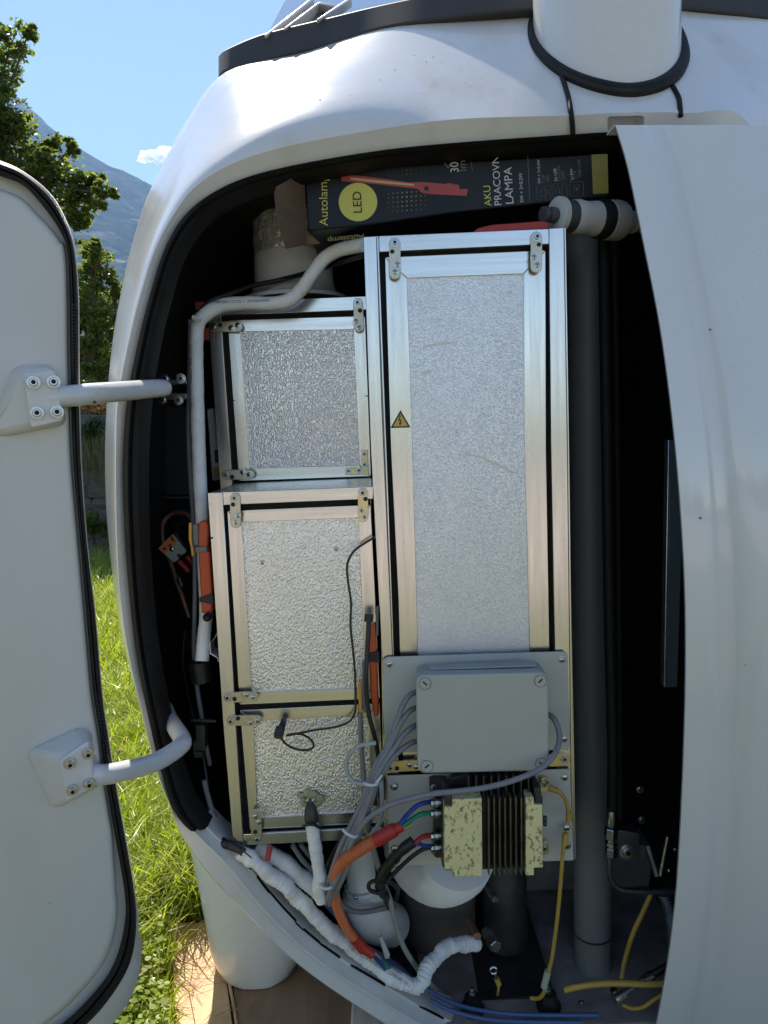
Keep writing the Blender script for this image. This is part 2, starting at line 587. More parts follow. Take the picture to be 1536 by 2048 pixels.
def mountain_material():
    m, nt, b = nodes('forest_and_rock')
    co = coords(nt)
    f = noisetex(nt, co, 0.03, 9, 0.75)
    g = noisetex(nt, coords(nt, (1, 1, 2.5)), 0.0045, 7, 0.65)
    c1 = ramp(nt, f, [(0.40, (0.008, 0.014, 0.006)), (0.62, (0.065, 0.085, 0.03))])
    rk = ramp(nt, g, [(0.56, (0, 0, 0)), (0.66, (1, 1, 1))])
    mx = nt.nodes.new('ShaderNodeMixRGB')
    mx.inputs[2].default_value = (0.24, 0.23, 0.20, 1)
    nt.links.new(rk, mx.inputs[0]); nt.links.new(c1, mx.inputs[1])
    nt.links.new(mx.outputs[0], b.inputs['Base Color'])
    setin(b, Roughness=1.0)
    b.inputs['Specular IOR Level'].default_value = 0.0
    return m


GROUNDM = ground_material()
MOUNTM = mountain_material()


# ---------------------------------------------------------------- fasteners (shared meshes)
def bolt_mesh(name, kind):
    v, f = [], []

    def ring(r, y, seg=14):
        n = len(v)
        for k in range(seg):
            t = 2 * math.pi * k / seg
            v.append((r * math.cos(t), y, r * math.sin(t)))
        return n
    seg = 14
    if kind == 'socket':
        prof = [(1, 0), (1, -0.16), (0.66, -0.17), (0.64, -0.62), (0.56, -0.70), (0.34, -0.70), (0.32, -0.35), (0.0001, -0.33)]
    else:
        prof = [(1, 0), (1, -0.14), (0.74, -0.16), (0.68, -0.36), (0.45, -0.52), (0.20, -0.57), (0.16, -0.40), (0.0001, -0.40)]
    idx = [ring(r, y) for r, y in prof]
    mi = []
    for j, (a, b) in enumerate(zip(idx, idx[1:])):
        for k in range(seg):
            f.append((a + k, a + (k + 1) % seg, b + (k + 1) % seg, b + k))
            mi.append(1 if j >= 5 else 0)
    me = bpy.data.meshes.new(name)
    me.from_pydata(v, [], f)
    me.materials.append(STEEL)
    me.materials.append(DHOLE)
    me.polygons.foreach_set('material_index', mi)
    me.polygons.foreach_set('use_smooth', [True] * len(f))
    me.set_sharp_from_angle(angle=math.radians(35))
    return me


SOCKET = bolt_mesh('socket_bolt', 'socket')
CROSS = bolt_mesh('screw', 'cross')


def bolt(parent, px, py, Y, rpx, kind='socket', name=None, rot=None):
    o = bpy.data.objects.new(name or ('bolt' if kind == 'socket' else 'screw'), SOCKET if kind == 'socket' else CROSS)
    COL.objects.link(o)
    o.parent = parent
    ORG[o.name] = ORG[parent.name]
    o.location = P(px, py, Y) - ORG[parent.name]
    s = rpx * Y / FPX
    o.scale = (s, s * 0.8, s)
    o.rotation_euler = rot or (0, random.uniform(0, 1.5), 0)
    return o


def pill(x0, y0, x1, y1, w, n=6):
    """rounded strap outline between two end centres"""
    a = math.atan2(y1 - y0, x1 - x0)
    pts = []
    for cx, cy, s in ((x1, y1, -math.pi / 2), (x0, y0, math.pi / 2)):
        for k in range(n + 1):
            t = a + s + math.pi * k / n
            pts.append((cx + w / 2 * math.cos(t), cy + w / 2 * math.sin(t)))
    return pts


def disc_poly(cx, cy, r, n=20):
    return [(cx + r * math.cos(2 * math.pi * k / n), cy + r * math.sin(2 * math.pi * k / n)) for k in range(n)]


def latch(parent, strap, bolts, Y, m=None, hole=None):
    o = plate('latch_strap', pill(*strap), Y, 0.003, m or LATCH, parent, bevel=0.0005)
    for (x, y, r, k) in bolts:
        bolt(o, x, y, Y - 0.0002, r, k)
    if hole:
        plate('strap_hole', disc_poly(hole[0], hole[1], 4.5, 12), Y - 0.0004, 0.002, DHOLE, o, bevel=None)
    return o


def text_px(s, p0, p1, Y, mat_, parent, name='lettering', hscale=1.0, lift=0.0006, flip=False, hpx=None):
    """flat print: baseline from p0 to p1 in the photograph, on the plane at depth Y"""
    c = bpy.data.curves.new('print', 'FONT')
    c.body = s
    c.size = 1.0
    to = bpy.data.objects.new('print', c)
    COL.objects.link(to)
    bpy.context.view_layer.update()
    dg = bpy.context.evaluated_depsgraph_get()
    me = bpy.data.meshes.new_from_object(to.evaluated_get(dg))
    bpy.data.objects.remove(to)
    bpy.data.curves.remove(c)
    xs = [v.co.x for v in me.vertices]
    x0, x1 = min(xs), max(xs)
    a = P(p0[0], p0[1], Y) if not isinstance(Y, tuple) else P(p0[0], p0[1], Y[0])
    b = P(p1[0], p1[1], Y) if not isinstance(Y, tuple) else P(p1[0], p1[1], Y[1])
    u = b - a
    k = u.length / (x1 - x0)
    u.normalize()
    w = Vector((-1, 0, 0)) if False else Vector((0, -1, 0)).cross(u)      # up of the letters
    w = -w if flip else w
    if hpx:
        ys_ = [v.co.y for v in me.vertices]
        hs = hpx * a.y / FPX / (max(ys_) - min(ys_))
    else:
        hs = k * hscale
    org = ORG[parent.name]
    for v in me.vertices:
        v.co = a + u * ((v.co.x - x0) * k) + w * (v.co.y * hs) + Vector((0, -lift, 0)) - org
    me.materials.clear()
    return link(name, me, mat_, parent)


# ================================================================ SETTING
def ground_sheet():
    n = 40
    xs = np.concatenate([np.linspace(-6000, -60, 8), np.linspace(-50, 50, 21), np.linspace(60, 6000, 8)])
    ys = np.concatenate([np.linspace(-6000, -60, 8), np.linspace(-50, 50, 21), np.linspace(60, 9000, 8)])
    v = [(x, y, 0) for y in ys for x in xs]
    w = len(xs)
    f = [(j * w + i, j * w + i + 1, (j + 1) * w + i + 1, (j + 1) * w + i) for j in range(len(ys) - 1) for i in range(w - 1)]
    me = bpy.data.meshes.new('ground')
    me.from_pydata(v, [], f)
    o = link('ground', me, GROUNDM, None, (0, 0, 0))
    o['kind'] = 'structure'


ground_sheet()


def mountain():
    tab = [(-900, 40), (-400, 60), (0, 165), (60, 210), (100, 250), (150, 287), (190, 310), (250, 338), (310, 368), (420, 425), (600, 520), (900, 620), (1300, 690), (2000, 750)]
    base = 3000.0
    rx, rz = [], []
    for px, py in tab:
        p = P(px, py, base)
        rx.append(p.x); rz.append(p.z)
    xs = np.linspace(-2900, 2200, 190)
    ys = np.linspace(1100, 4300, 120)
    v = []
    for y in ys:
        for x in xs:
            ridge = float(np.interp(x * base / y if y < base else x, rx, rz))
            t = (y - 1100) / (base - 1100)
            h = ridge * (max(t, 0) ** 1.15 if t <= 1 else max(0, 1 - (t - 1) * 1.3))
            q = Vector((x * 0.0035, y * 0.0035, 0))
            a = mnoise.fractal(q, 1.0, 2.1, 6)
            b = mnoise.fractal(q * 5, 1.0, 2.1, 4)
            amp = min(1.0, t * 1.5) if t <= 1 else 0.6
            h = h + amp * (a * 75 * (1 - 0.75 * max(0, 1 - abs(t - 1) * 5)) + b * 16)
            v.append((x, y, max(h, -20) - 2))
    w = len(xs)
    f = [(j * w + i, j * w + i + 1, (j + 1) * w + i + 1, (j + 1) * w + i) for j in range(len(ys) - 1) for i in range(w - 1)]
    me = bpy.data.meshes.new('mountain')
    me.from_pydata(v, [], f)
    me.polygons.foreach_set('use_smooth', [True] * len(f))
    o = link('mountain', me, MOUNTM, None, (0, 0, 0))
    o['kind'] = 'structure'


mountain()


def cloud():
    bm = bmesh.new()
    blobs = [(282, 318, 7), (292, 310, 11), (300, 312, 12), (310, 309, 10), (318, 307, 9), (326, 303, 9), (334, 301, 9), (342, 303, 8), (313, 320, 8), (322, 318, 7), (330, 314, 8), (287, 322, 5), (350, 306, 7)]
    rr = random.Random(6)
    for x, y, r in list(blobs):
        for _ in range(6):
            a = rr.uniform(0, 6.28)
            blobs.append((x + math.cos(a) * r * rr.uniform(.7, 1.3), y + math.sin(a) * r * rr.uniform(.5, .95), r * rr.uniform(.15, .4)))
    for i, (x, y, r) in enumerate(blobs):
        c = P(x, y, 6500 + (i % 3 - 1) * 30)
        bmesh.ops.create_icosphere(bm, subdivisions=3, radius=r * 6500 / FPX, matrix=Matrix.Translation(c) @ Matrix.Scale(0.8, 4, (0, 0, 1)))
    for vv in bm.verts:
        q = vv.co * 0.014
        d = mnoise.fractal(q, 0.9, 2.2, 5) * 22
        vv.co += vv.normal * d
    me = bpy.data.meshes.new('cloud')
    bm.to_mesh(me)
    bm.free()
    me.polygons.foreach_set('use_smooth', [True] * len(me.polygons))
    o = link('cloud', me, CLOUDM, None, (0, 0, 0))
    tag(o, 'small white puffy cloud in the blue sky beside the mountain slope', 'cloud')


cloud()

# ================================================================ CAPSULE
CAPSULE = thing('camper_capsule', 'white egg shaped camper capsule with its end compartment open and filled with equipment', 'camper', (0.45, 2.6, 0.0))


def YF(py):
    return 0.93 + 0.10 * ((py - 1100) / 850) ** 2


#         F            G            S          Y of S   bulge   E (inner edge of seal or lip)
ST = [
    ((395, 1668), (362, 1665), (360, 1665), 1.08, .9, (432, 1672)),
    ((350, 1620), (341, 1612), (339, 1612), 1.08, .9, (384, 1612)),
    ((322, 1535), (312, 1535), (310, 1535), 1.10, .9, (352, 1525)),
    ((298, 1430), (285, 1430), (283, 1430), 1.15, .9, (327, 1425)),
    ((280, 1340), (264, 1340), (260, 1340), 1.22, .95, (310, 1335)),
    ((268, 1260), (249, 1260), (240, 1260), 1.28, .97, (299, 1255)),
    ((258, 1160), (238, 1160), (226, 1160), 1.32, .97, (290, 1155)),
    ((250, 1040), (233, 1040), (214, 1040), 1.36, .97, (284, 1040)),
    ((248, 920), (232, 920), (210, 920), 1.40, .97, (283, 920)),
    ((256, 800), (236, 800), (214, 800), 1.44, .97, (290, 805)),
    ((280, 677), (259, 677), (226, 677), 1.48, .97, (308, 687)),
    ((302, 590), (281, 590), (241, 590), 1.50, .97, (328, 602)),
    ((329, 505), (310, 500), (261, 500), 1.52, .97, (352, 522)),
    ((365, 440), (350, 425), (290, 405), 1.54, .96, (385, 462)),
    ((415, 395), (395, 370), (325, 330), 1.50, .96, (430, 420)),
    ((490, 358), (470, 325), (375, 240), 1.46, .95, (500, 384)),
    ((600, 330), (585, 290), (450, 145), 1.40, .90, (606, 356)),
    ((768, 302), (760, 258), (610, 103), 1.34, .85, (772, 327)),
    ((918, 287), (915, 238), (800, 50), 1.26, .70, (920, 312)),
    ((1130, 272), (1130, 231), (1080, 16), 1.22, .60, (1130, 297)),
    ((1225, 267), (1230, 226), (1230, 6), 1.20, .60, (1225, 292)),
    ((1360, 272), (1370, 226), (1400, 14), 1.22, .60, (1340, 300)),
    ((1450, 330), (1500, 250), (1700, 70), 1.33, .75, (1425, 350)),
    ((1490, 600), (1560, 560), (1950, 400), 1.5, .95, (1465, 600)),
    ((1500, 1000), (1580, 1000), (2030, 1000), 1.5, .95, (1475, 1000)),
    ((1480, 1500), (1560, 1540), (1980, 1600), 1.5, .95, (1455, 1490)),
    ((1420, 1900), (1480, 1980), (1780, 2150), 1.3, .9, (1390, 1880)),
    ((1300, 2180), (1330, 2240), (1400, 2330), 1.15, .9, (1280, 2130)),
    ((1100, 2120), (1085, 2175), (1083, 2177), 1.08, .9, (1110, 2075)),
    ((895, 2072), (874, 2104), (872, 2106), 1.07, .9, (917, 2046)),
    ((752, 1995), (730, 2021), (728, 2022), 1.07, .9, (772, 1970)),
    ((622, 1908), (600, 1930), (598, 1931), 1.07, .9, (642, 1887)),
    ((527, 1818), (501, 1834), (499, 1835), 1.07, .9, (553, 1800)),
    ((450, 1726), (418, 1745), (416, 1746), 1.07, .9, (482, 1712)),
]
NSUB = 6
Fp = catmull([P(*s[0], YF(s[0][1]) + (0.018 if 14 <= i <= 22 else 0.014 if 4 <= i <= 27 else 0.006)) for i, s in enumerate(ST)], NSUB, True)
Gp = catmull([P(*s[1], YF(s[0][1])) for s in ST], NSUB, True)
Ep = catmull([P(*s[5], YF(s[0][1]) + (0.04 if 14 <= i <= 22 else 0.02)) for i, s in enumerate(ST)], NSUB, True)
NC = len(Fp)


POC = (119, 123)


def shell():
    loops = [Fp, Gp]
    for v in (0.08, 0.2, 0.34, 0.48, 0.62, 0.75, 0.86, 0.94, 1.0):
        row = []
        for (F, Gq, S, ys, k, E) in ST:
            yg = YF(F[1])
            d = (1 - math.sqrt(1 - (k * v) ** 2)) / (1 - math.sqrt(1 - k * k))
            if k < 0.8:
                d = d * 0.25 + v * 0.75
            row.append(P(Gq[0] + (S[0] - Gq[0]) * v, Gq[1] + (S[1] - Gq[1]) * v, yg + (ys - yg) * d))
        loops.append(catmull(row, NSUB, True))
    last = np.array(loops[-1])
    c = np.array([0.45, 0, 1.1])
    for dy, sc in ((0.12, 1.012), (0.5, 1.03), (1.2, 1.03), (2.2, 0.95), (2.9, 0.7), (3.1, 0.3)):
        r = last.copy()
        r[:, 0] = c[0] + (r[:, 0] - c[0]) * sc
        r[:, 2] = c[2] + (r[:, 2] - c[2]) * (sc if dy > 1.5 else 1.0)
        r[:, 1] += dy
        loops.append(list(r))
    v = [p for lp in loops for p in lp]
    f = []
    for j in range(len(loops) - 1):
        for i in range(NC):
            k = (i + 1) % NC
            if j == 0 and POC[0] <= i < POC[1]:
                continue
            f.append((j * NC + i, j * NC + k, (j + 1) * NC + k, (j + 1) * NC + i))
    f.append(tuple((len(loops) - 1) * NC + i for i in range(NC)))
    return mesh('shell', v, f, WHITE, CAPSULE, angle=38)


SHELL = shell()

# seal (black rubber, ribbed) over the rim: stations 0..28 on the left and top; bare lip along the bottom
i0, i1 = 2, 27 * NSUB


def strip(name, rows, i_from, i_to, m, parent, wrap=False, **k):
    v, f = [], []
    idx = [i % NC for i in range(i_from, i_to + 1)]
    for r in rows:
        v += [r[i] for i in idx]
    w = len(idx)
    for j in range(len(rows) - 1):
        for i in range(w - 1):
            f.append((j * w + i, j * w + i + 1, (j + 1) * w + i + 1, (j + 1) * w + i))
    return mesh(name, v, f, m, parent, **k)


Fa, Ea = np.array(Fp), np.array(Ep)
def mixr(a, b, t, dy):
    r = a * (1 - t) + b * t
    r = r.copy(); r[:, 1] += dy
    return r


rows = [mixr(Fa, Ea, t, dy) for t, dy in ((-0.02, 0.004), (0.0, -0.004), (0.18, -0.012), (0.42, -0.013), (0.5, -0.004), (0.58, -0.004), (0.66, -0.010), (0.9, -0.006), (1.0, 0.004), (1.02, 0.03))]
strip('door_seal', rows, i0, i1, RUBBER, CAPSULE, angle=30)
rows = [mixr(Fa, Ea, t, dy) for t, dy in ((0.0, 0.0), (0.05, -0.006), (0.2, -0.007), (0.32, -0.001), (0.7, 0.004), (0.9, 0.003), (1.0, 0.012), (1.04, 0.05))]
strip('compartment_lip', rows, i1 - 2, NC + i0 + 1, LIP, CAPSULE, angle=30)

# black glue residue left along the lip
bits = MB()
rngl = random.Random(14)
for st in (28.6, 29.2, 30.15, 30.4, 30.75, 31.1, 31.45, 31.6, 31.95, 32.2, 32.35, 32.8):
    i = int(st * NSUB)
    j = i + rngl.choice((1, 2, 2, 3))
    t0 = rngl.uniform(.86, .94)
    w = rngl.uniform(.015, .05)
    q = []
    for a, tt in ((i, t0), (j, t0 + rngl.uniform(-.01, .02)), (j, t0 + w * .6), (i, t0 + w)):
        p = Fa[a % NC] * (1 - tt) + Ea[a % NC] * tt
        q.append(Vector(p) + Vector((0, -0.0005, 0)))
    bits.add(q + [p + Vector((0, 0.006, 0)) for p in q], [(0, 1, 2, 3), (7, 6, 5, 4), (0, 4, 5, 1), (1, 5, 6, 2), (2, 6, 7, 3), (3, 7, 4, 0)])
bits.build('glue_residue', RUBBER, CAPSULE)['kind'] = 'stuff'


def liner():
    rows = [Ea + np.array([0, 0.02, 0])]
    c = Ea.mean(axis=0)
    for dy, s, sz in ((0.085, 1.10, 1.03), (0.14, 1.16, 1.05), (0.30, 1.17, 1.06), (0.55, 1.15, 1.05), (0.62, 1.0, 1.0)):
        r = Ea.copy()
        r[:, 0] = c[0] + (r[:, 0] - c[0]) * s
        r[:, 2] = c[2] + (r[:, 2] - c[2]) * sz
        r[:, 1] = r[:, 1] * 0.2 + 0.8 * 0.97 + dy
        rows.append(r)
    v = [p for r in rows for p in r]
    f = []
    for j in range(len(rows) - 1):
        for i in range(NC):
            k = (i + 1) % NC
            f.append((j * NC + i, j * NC + k, (j + 1) * NC + k, (j + 1) * NC + i))
    f.append(tuple((len(rows) - 1) * NC + i for i in range(NC)))
    mesh('compartment_liner', v, f, BLACK, CAPSULE, angle=50)


liner()
# floor of the compartment
zf = P(1150, 1985, 1.13).z
xa, xb = P(700, 1990, 1.1).x, P(1440, 1990, 1.1).x
v, f = box(xa, xb, 1.06, 1.58, zf - 0.02, zf)
mesh('compartment_floor', v, f, FLOORM, CAPSULE, bevel=0.004)
v, f = box(P(940, 1900, 1.3).x, xb, 1.40, 1.47, zf, zf + 0.09)
mesh('floor_crossbeam', v, f, FLOORM, CAPSULE, bevel=0.004)


# lower pod of the body, standing on the boards
def pod():
    rows = [(1540, 318, 700, 1.36), (1620, 341, 690, 1.36), (1700, 368, 675, 1.35), (1780, 386, 655, 1.34), (1850, 401, 632, 1.33), (1900, 411, 612, 1.325), (1925, 422, 598, 1.325), (1940, 434, 590, 1.325), (1944, 452, 575, 1.325)]
    n = 44
    v, f = [], []
    for py, l, r, yc in rows:
        a, b = P(l, py, yc + 0.05), P(r, py, yc)
        cx, ax = (a.x + b.x) / 2, (b.x - a.x) / 2
        for k in range(n):
            t = 2 * math.pi * k / n
            ct, st = math.cos(t), math.sin(t)
            e = 0.62
            x = cx + ax * math.copysign(abs(ct) ** e, ct)
            y = yc + 0.14 + 0.14 * math.copysign(abs(st) ** e, st)
            v.append((x, y, a.z))
    for j in range(len(rows) - 1):
        for k in range(n):
            k2 = (k + 1) % n
            f.append((j * n + k, j * n + k2, (j + 1) * n + k2, (j + 1) * n + k))
    f.append(tuple((len(rows) - 1) * n + k for k in range(n)))
    o = mesh('support_pod', v, f, WHITE, CAPSULE, angle=50)
    return min(p[2] for p in v)


ZPOD = pod()


# dark roof frame
def rim():
    low = [(437, 156), (450, 142), (500, 130), (550, 115), (650, 90), (768, 55), (918, 32), (1068, 18), (1210, 10), (1348, 14), (1536, 36), (1750, 85)]
    up = [(437, 110), (450, 98), (500, 75), (550, 59), (650, 35), (768, 7), (918, -22), (1068, -40), (1210, -48), (1348, -44), (1536, -18), (1750, 30)]
    yy = [1.47, 1.42, 1.39, 1.37, 1.33, 1.28, 1.225, 1.195, 1.18, 1.20, 1.25, 1.34]
    L = [P(a, b, y - 0.015) for (a, b), y in zip(low, yy)]
    U = [P(a, b, y + 0.02) for (a, b), y in zip(up, yy)]
    L, U = catmull(L, 5), catmull(U, 5)
    n = len(L)
    back_l = [p + np.array([0, 0.12, 0.0]) for p in L]
    back_u = [p + np.array([0, 0.12, 0.004]) for p in U]
    # the left end turns the corner and runs back
    v = L + U + back_u + back_l
    f = []
    for i in range(n - 1):
        for a in range(4):
            b = (a + 1) % 4
            f.append((a * n + i, a * n + i + 1, b * n + i + 1, b * n + i))
    f.append((0, n, 2 * n, 3 * n))
    f.append((n - 1, 2 * n - 1, 3 * n - 1, 4 * n - 1))
    mesh('roof_frame', v, f, GREYRIM, CAPSULE, bevel=0.006, seg=3, angle=35)
    a, b = Vector(L[0]), Vector(U[0])
    m = MB()
    vv = [a + Vector((-.002, .06, 0)), b + Vector((-.002, .06, 0)), b + Vector((0.5, 1.7, 0.0)), a + Vector((0.5, 1.7, 0.0))]
    vv += [p + Vector((0.08, 0, 0)) for p in vv]
    m.add(vv, [(0, 1, 2, 3), (4, 5, 6, 7), (0, 1, 5, 4), (2, 3, 7, 6), (0, 3, 7, 4), (1, 2, 6, 5)])
    m.build('roof_side_frame', GREYRIM, CAPSULE, bevel=0.004)


rim()
# glazed roof panels above the frame
RP = [(528, 72), (1500, -40), (1500, -260), (700, -260), (640, -30)]
roof = MB()
ys = [1.56, 1.40, 2.3, 2.3, 2.0]
v, f = prism([(530, 74), (700, 34), (900, 0), (1100, -20), (1300, -22), (1300, -250), (700, -250), (632, -2)], [1.43, 1.36, 1.30, 1.26, 1.25, 2.6, 2.6, 2.0], 0.004)
mesh('roof_glass', v, f, GLASS, CAPSULE)
for q, yq in (([(527, 70), (534, 70), (628, -4), (621, -4)], [1.39, 1.39, 1.52, 1.52]),
              ([(567, 56), (573, 55), (639, 6), (633, 6)], [1.38, 1.38, 1.48, 1.48]),
              ([(633, 6), (639, 3), (672, 9), (668, 12)], [1.48, 1.48, 1.46, 1.46]),
              ([(632, 39), (640, 37), (704, -4), (696, -4)], [1.35, 1.35, 1.45, 1.45])):
    v, f = prism(q, [t - 0.012 for t in yq], 0.03)
    mesh('roof_glazing_bar', v, f, ENAMEL, CAPSULE, bevel=0.002)

def on_shell(px, py):
    """first point of the shell along the ray (the shell is built already)"""
    d = ray(px, py).normalized()
    ok, loc, nor, _ = SHELL.ray_cast(CAM - ORG[SHELL.name], d)
    return (loc + ORG[SHELL.name], nor) if ok else (P(px, py, 1.0), Vector((0, -1, 0)))


bpy.context.view_layer.update()
# mast sleeve through the sloping roof, with its gasket
_y0 = on_shell(1211, 184)[0].y
_yc = _y0 / (1 - 133 / FPX)
AX = P(1211, 100, _yc)
AX.x = P(1211, 60, _yc).x
RS = 133 * _yc / FPX
v, f = lathe((AX.x, AX.y, 1.40), (0, 0, 1), [(0.115, RS), (1.3, RS)], 64)
mesh('mast_sleeve', v, f, WHITE, CAPSULE, angle=60)


def sleeve_gasket():
    # where the upright sleeve meets the slope of the shell
    path = []
    org = ORG[SHELL.name]
    for k in range(-54, 55):
        t = math.radians(-90 + k * 2.1)
        x, y = AX.x + RS * math.cos(t), AX.y + RS * math.sin(t)
        ok, loc, nor, _ = SHELL.ray_cast(Vector((x, y, 3.0)) - org, Vector((0, 0, -1)))
        if ok:
            path.append(loc + org + Vector((math.cos(t), math.sin(t), 0)) * 0.002)
    n_ = len(path)
    v, f = sweep(path, [0.0045 + 0.005 * math.sin(math.pi * i / (n_ - 1)) ** 1.5 for i in range(n_)], 12, sq=(1, 1.4))
    o = mesh('sleeve_gasket', v, f, RUBBER, CAPSULE, angle=60)
    m = MB()
    for i in range(0, len(path) - 1, 1):
        a, b = Vector(path[i]), Vector(path[i + 1])
        for q in (0.0, 0.5):
            s_ = 0.5 + 0.5 * math.sin(math.pi * i / (n_ - 1))
            c = a.lerp(b, q) + Vector((-0.004, -0.009, -0.004)) * s_
            m.add(*lathe(c - (b - a) * 0.12, (b - a), [(0, 0.0035), ((b - a).length * 0.24, 0.0035)], 6))
    m.build('gasket_ribs', GREYRIM, o)['kind'] = 'stuff'


sleeve_gasket()


bpy.context.view_layer.update()
for pts in ([(1100, 110), (1118, 140), (1128, 165), (1137, 195), (1142, 225), (1145, 250), (1146, 270)], [(1322, 120), (1333, 150), (1345, 172), (1357, 195), (1360, 212), (1361, 232)]):
    path = []
    for p in pts:
        a, nrm = on_shell(*p)
        path.append(a - ray(*p).normalized() * 0.0025)
    v, f = sweep(catmull(path, 5), 0.0035, 8, sq=(1, 1.0))
    mesh('seam_strip', v, f, RUBBER, CAPSULE, angle=60)

# grip pocket moulded into the lip of the centre strip
def grip_pocket():
    from mathutils.geometry import tessellate_polygon
    outer = [Vector(Fp[i]) for i in range(POC[0], POC[1] + 1)] + [Vector(Gp[i]) for i in range(POC[1], POC[0] - 1, -1)]
    inner = []
    for cx, cy, a in ((1281, 237, -90), (1281, 254, 0), (1222, 255, 90), (1222, 239, 180)):
        for k in range(6):
            t = math.radians(a + 90 * k / 5)
            px, py = cx + 7 * math.cos(t), cy + 6 * math.sin(t)
            u = (267 - py) / 41
            inner.append(P(px, py, YF(267) + 0.018 * (1 - u)))
    n, m = len(outer), len(inner)
    f = [tuple(t) for t in tessellate_polygon([outer, inner])]
    cup = [p + Vector((0, 0.006, 0.003)) for p in inner]
    c = sum(inner, Vector()) / m
    deep = [c + (p - c) * 0.9 + Vector((0, 0.026, 0.010)) for p in inner]
    v = outer + inner + cup + deep
    for k in range(m):
        k2 = (k + 1) % m
        for lay in range(2):
            f.append((n + lay * m + k, n + lay * m + k2, n + (lay + 1) * m + k2, n + (lay + 1) * m + k))
    f.append(tuple(n + 2 * m + k for k in range(m)))
    mesh('grip_pocket', v, f, WHITE, CAPSULE, angle=40)


grip_pocket()


# right-hand hatch of the end, closed and bulging towards the viewer
def hatch():
    edge = [(1228, 250), (1236, 275), (1255, 340), (1290, 510), (1312, 620), (1328, 720), (1345, 860), (1356, 980), (1365, 1120), (1369, 1250), (1368, 1400), (1362, 1580), (1352, 1760), (1338, 1890), (1322, 1990), (1305, 2070), (1270, 2200)]
    top = 237
    e = catmull(edge, 3)
    offs = [(0, 0.018), (0.6, 0.006), (3, 0.001), (8, 0.0), (40, -0.001), (62, -0.002), (72, 0.004), (80, 0.0075), (108, 0.0085), (116, 0.004), (128, -0.003), (170, -0.012), (240, -0.022), (330, -0.030), (450, -0.034), (600, -0.026), (760, 0.0), (900, 0.06)]
    v, f = [], []
    w = len(offs)
    n = len(e)
    for j, (x, y) in enumerate(e):
        base = 0.845 + 0.135 * ((y - 1100) / 850) ** 2
        t = j / (n - 1)
        for dx, dy in offs:
            # near the top the first columns fan out along the top edge
            yy = y
            if y < 420:
                k = min(1, dx / 70)
                yy = y + (top + (y - 250) * 1.0 - y + 13) * k * max(0, 1 - (y - 250) / 170) * 0.95
            v.append(P(x + dx * (0.9 + 0.1 * t), yy, base + dy))
    for j in range(n - 1):
        for i in range(w - 1):
            f.append((j * w + i, j * w + i + 1, (j + 1) * w + i + 1, (j + 1) * w + i))
    # returns along the edge and along the top
    k = len(v)
    for j in range(n):
        a = v[j * w]
        v.append(a + Vector((0.012, 0.022, 0)))
    for j in range(n - 1):
        f.append((j * w, (j + 1) * w, k + j + 1, k + j))
    k = len(v)
    for i in range(w):
        v.append(v[i] + Vector((0, 0.035, 0.001)))
    for i in range(w - 1):
        f.append((i, i + 1, k + i + 1, k + i))
    return mesh('closed_hatch', v, f, HATCHW, CAPSULE, angle=50)


HATCH = hatch()
bpy.context.view_layer.update()


def drops():
    bm = bmesh.new()
    rng = random.Random(3)

    def drop(obj, px, py, r):
        d = ray(px, py).normalized()
        ok, loc, nor, _ = obj.ray_cast(CAM - ORG[obj.name], d)
        if not ok:
            return
        if nor.dot(d) > 0:
            nor = -nor
        q = nor.to_track_quat('Z', 'Y').to_matrix().to_4x4()
        bmesh.ops.create_icosphere(bm, subdivisions=2, radius=r, matrix=Matrix.Translation(loc + ORG[obj.name] + nor * r * 0.05) @ q @ Matrix.Scale(0.45, 4, (0, 0, 1)))
    for _ in range(150):
        x = rng.gauss(1490, 40)
        y = rng.gauss(560, 90)
        if x < 1560:
            drop(HATCH, x, y, rng.choice((0.0007, 0.0009, 0.0012, 0.0016)))
    for _ in range(50):
        drop(HATCH, rng.uniform(1330, 1540), rng.uniform(280, 900), rng.choice((0.0008, 0.0011)))
    for x, y in ((828, 110), (852, 123), (866, 113), (882, 124), (961, 157), (930, 165), (790, 140), (760, 160), (905, 180), (640, 200), (700, 190), (1030, 205), (1050, 190), (850, 215)):
        drop(SHELL, x, y, rng.choice((0.0009, 0.0014)))
    me = bpy.data.meshes.new('water_drops')
    bm.to_mesh(me)
    bm.free()
    me.polygons.foreach_set('use_smooth', [True] * len(me.polygons))
    org = ORG[CAPSULE.name]
    for vv in me.vertices:
        vv.co -= org
    o = link('water_drops', me, DROPM, CAPSULE)
    o['kind'] = 'stuff'


drops()
for px, py, r in ((1421, 659, 1.8), (1401, 1036, 2.2), (1491, 1330, 0.9)):
    d = ray(px, py).normalized()
    ok, loc, nor, _ = HATCH.ray_cast(CAM - ORG[HATCH.name], d)
    if ok:
        loc = loc + ORG[HATCH.name]
        pts = [(px + r * (1 + .4 * math.sin(3 * t)) * math.cos(t), py + r * math.sin(t)) for t in np.linspace(0, 6.283, 9)[:-1]]
        plate('paint_chip', pts, loc.y - 0.0008, 0.0012, CHIP, CAPSULE, bevel=None)

# ---------------------------------------------------------------- the open door
def YD(px, py=0):
    return 1.0 / (1 / 0.80 + 0.00036 * (160 - px))


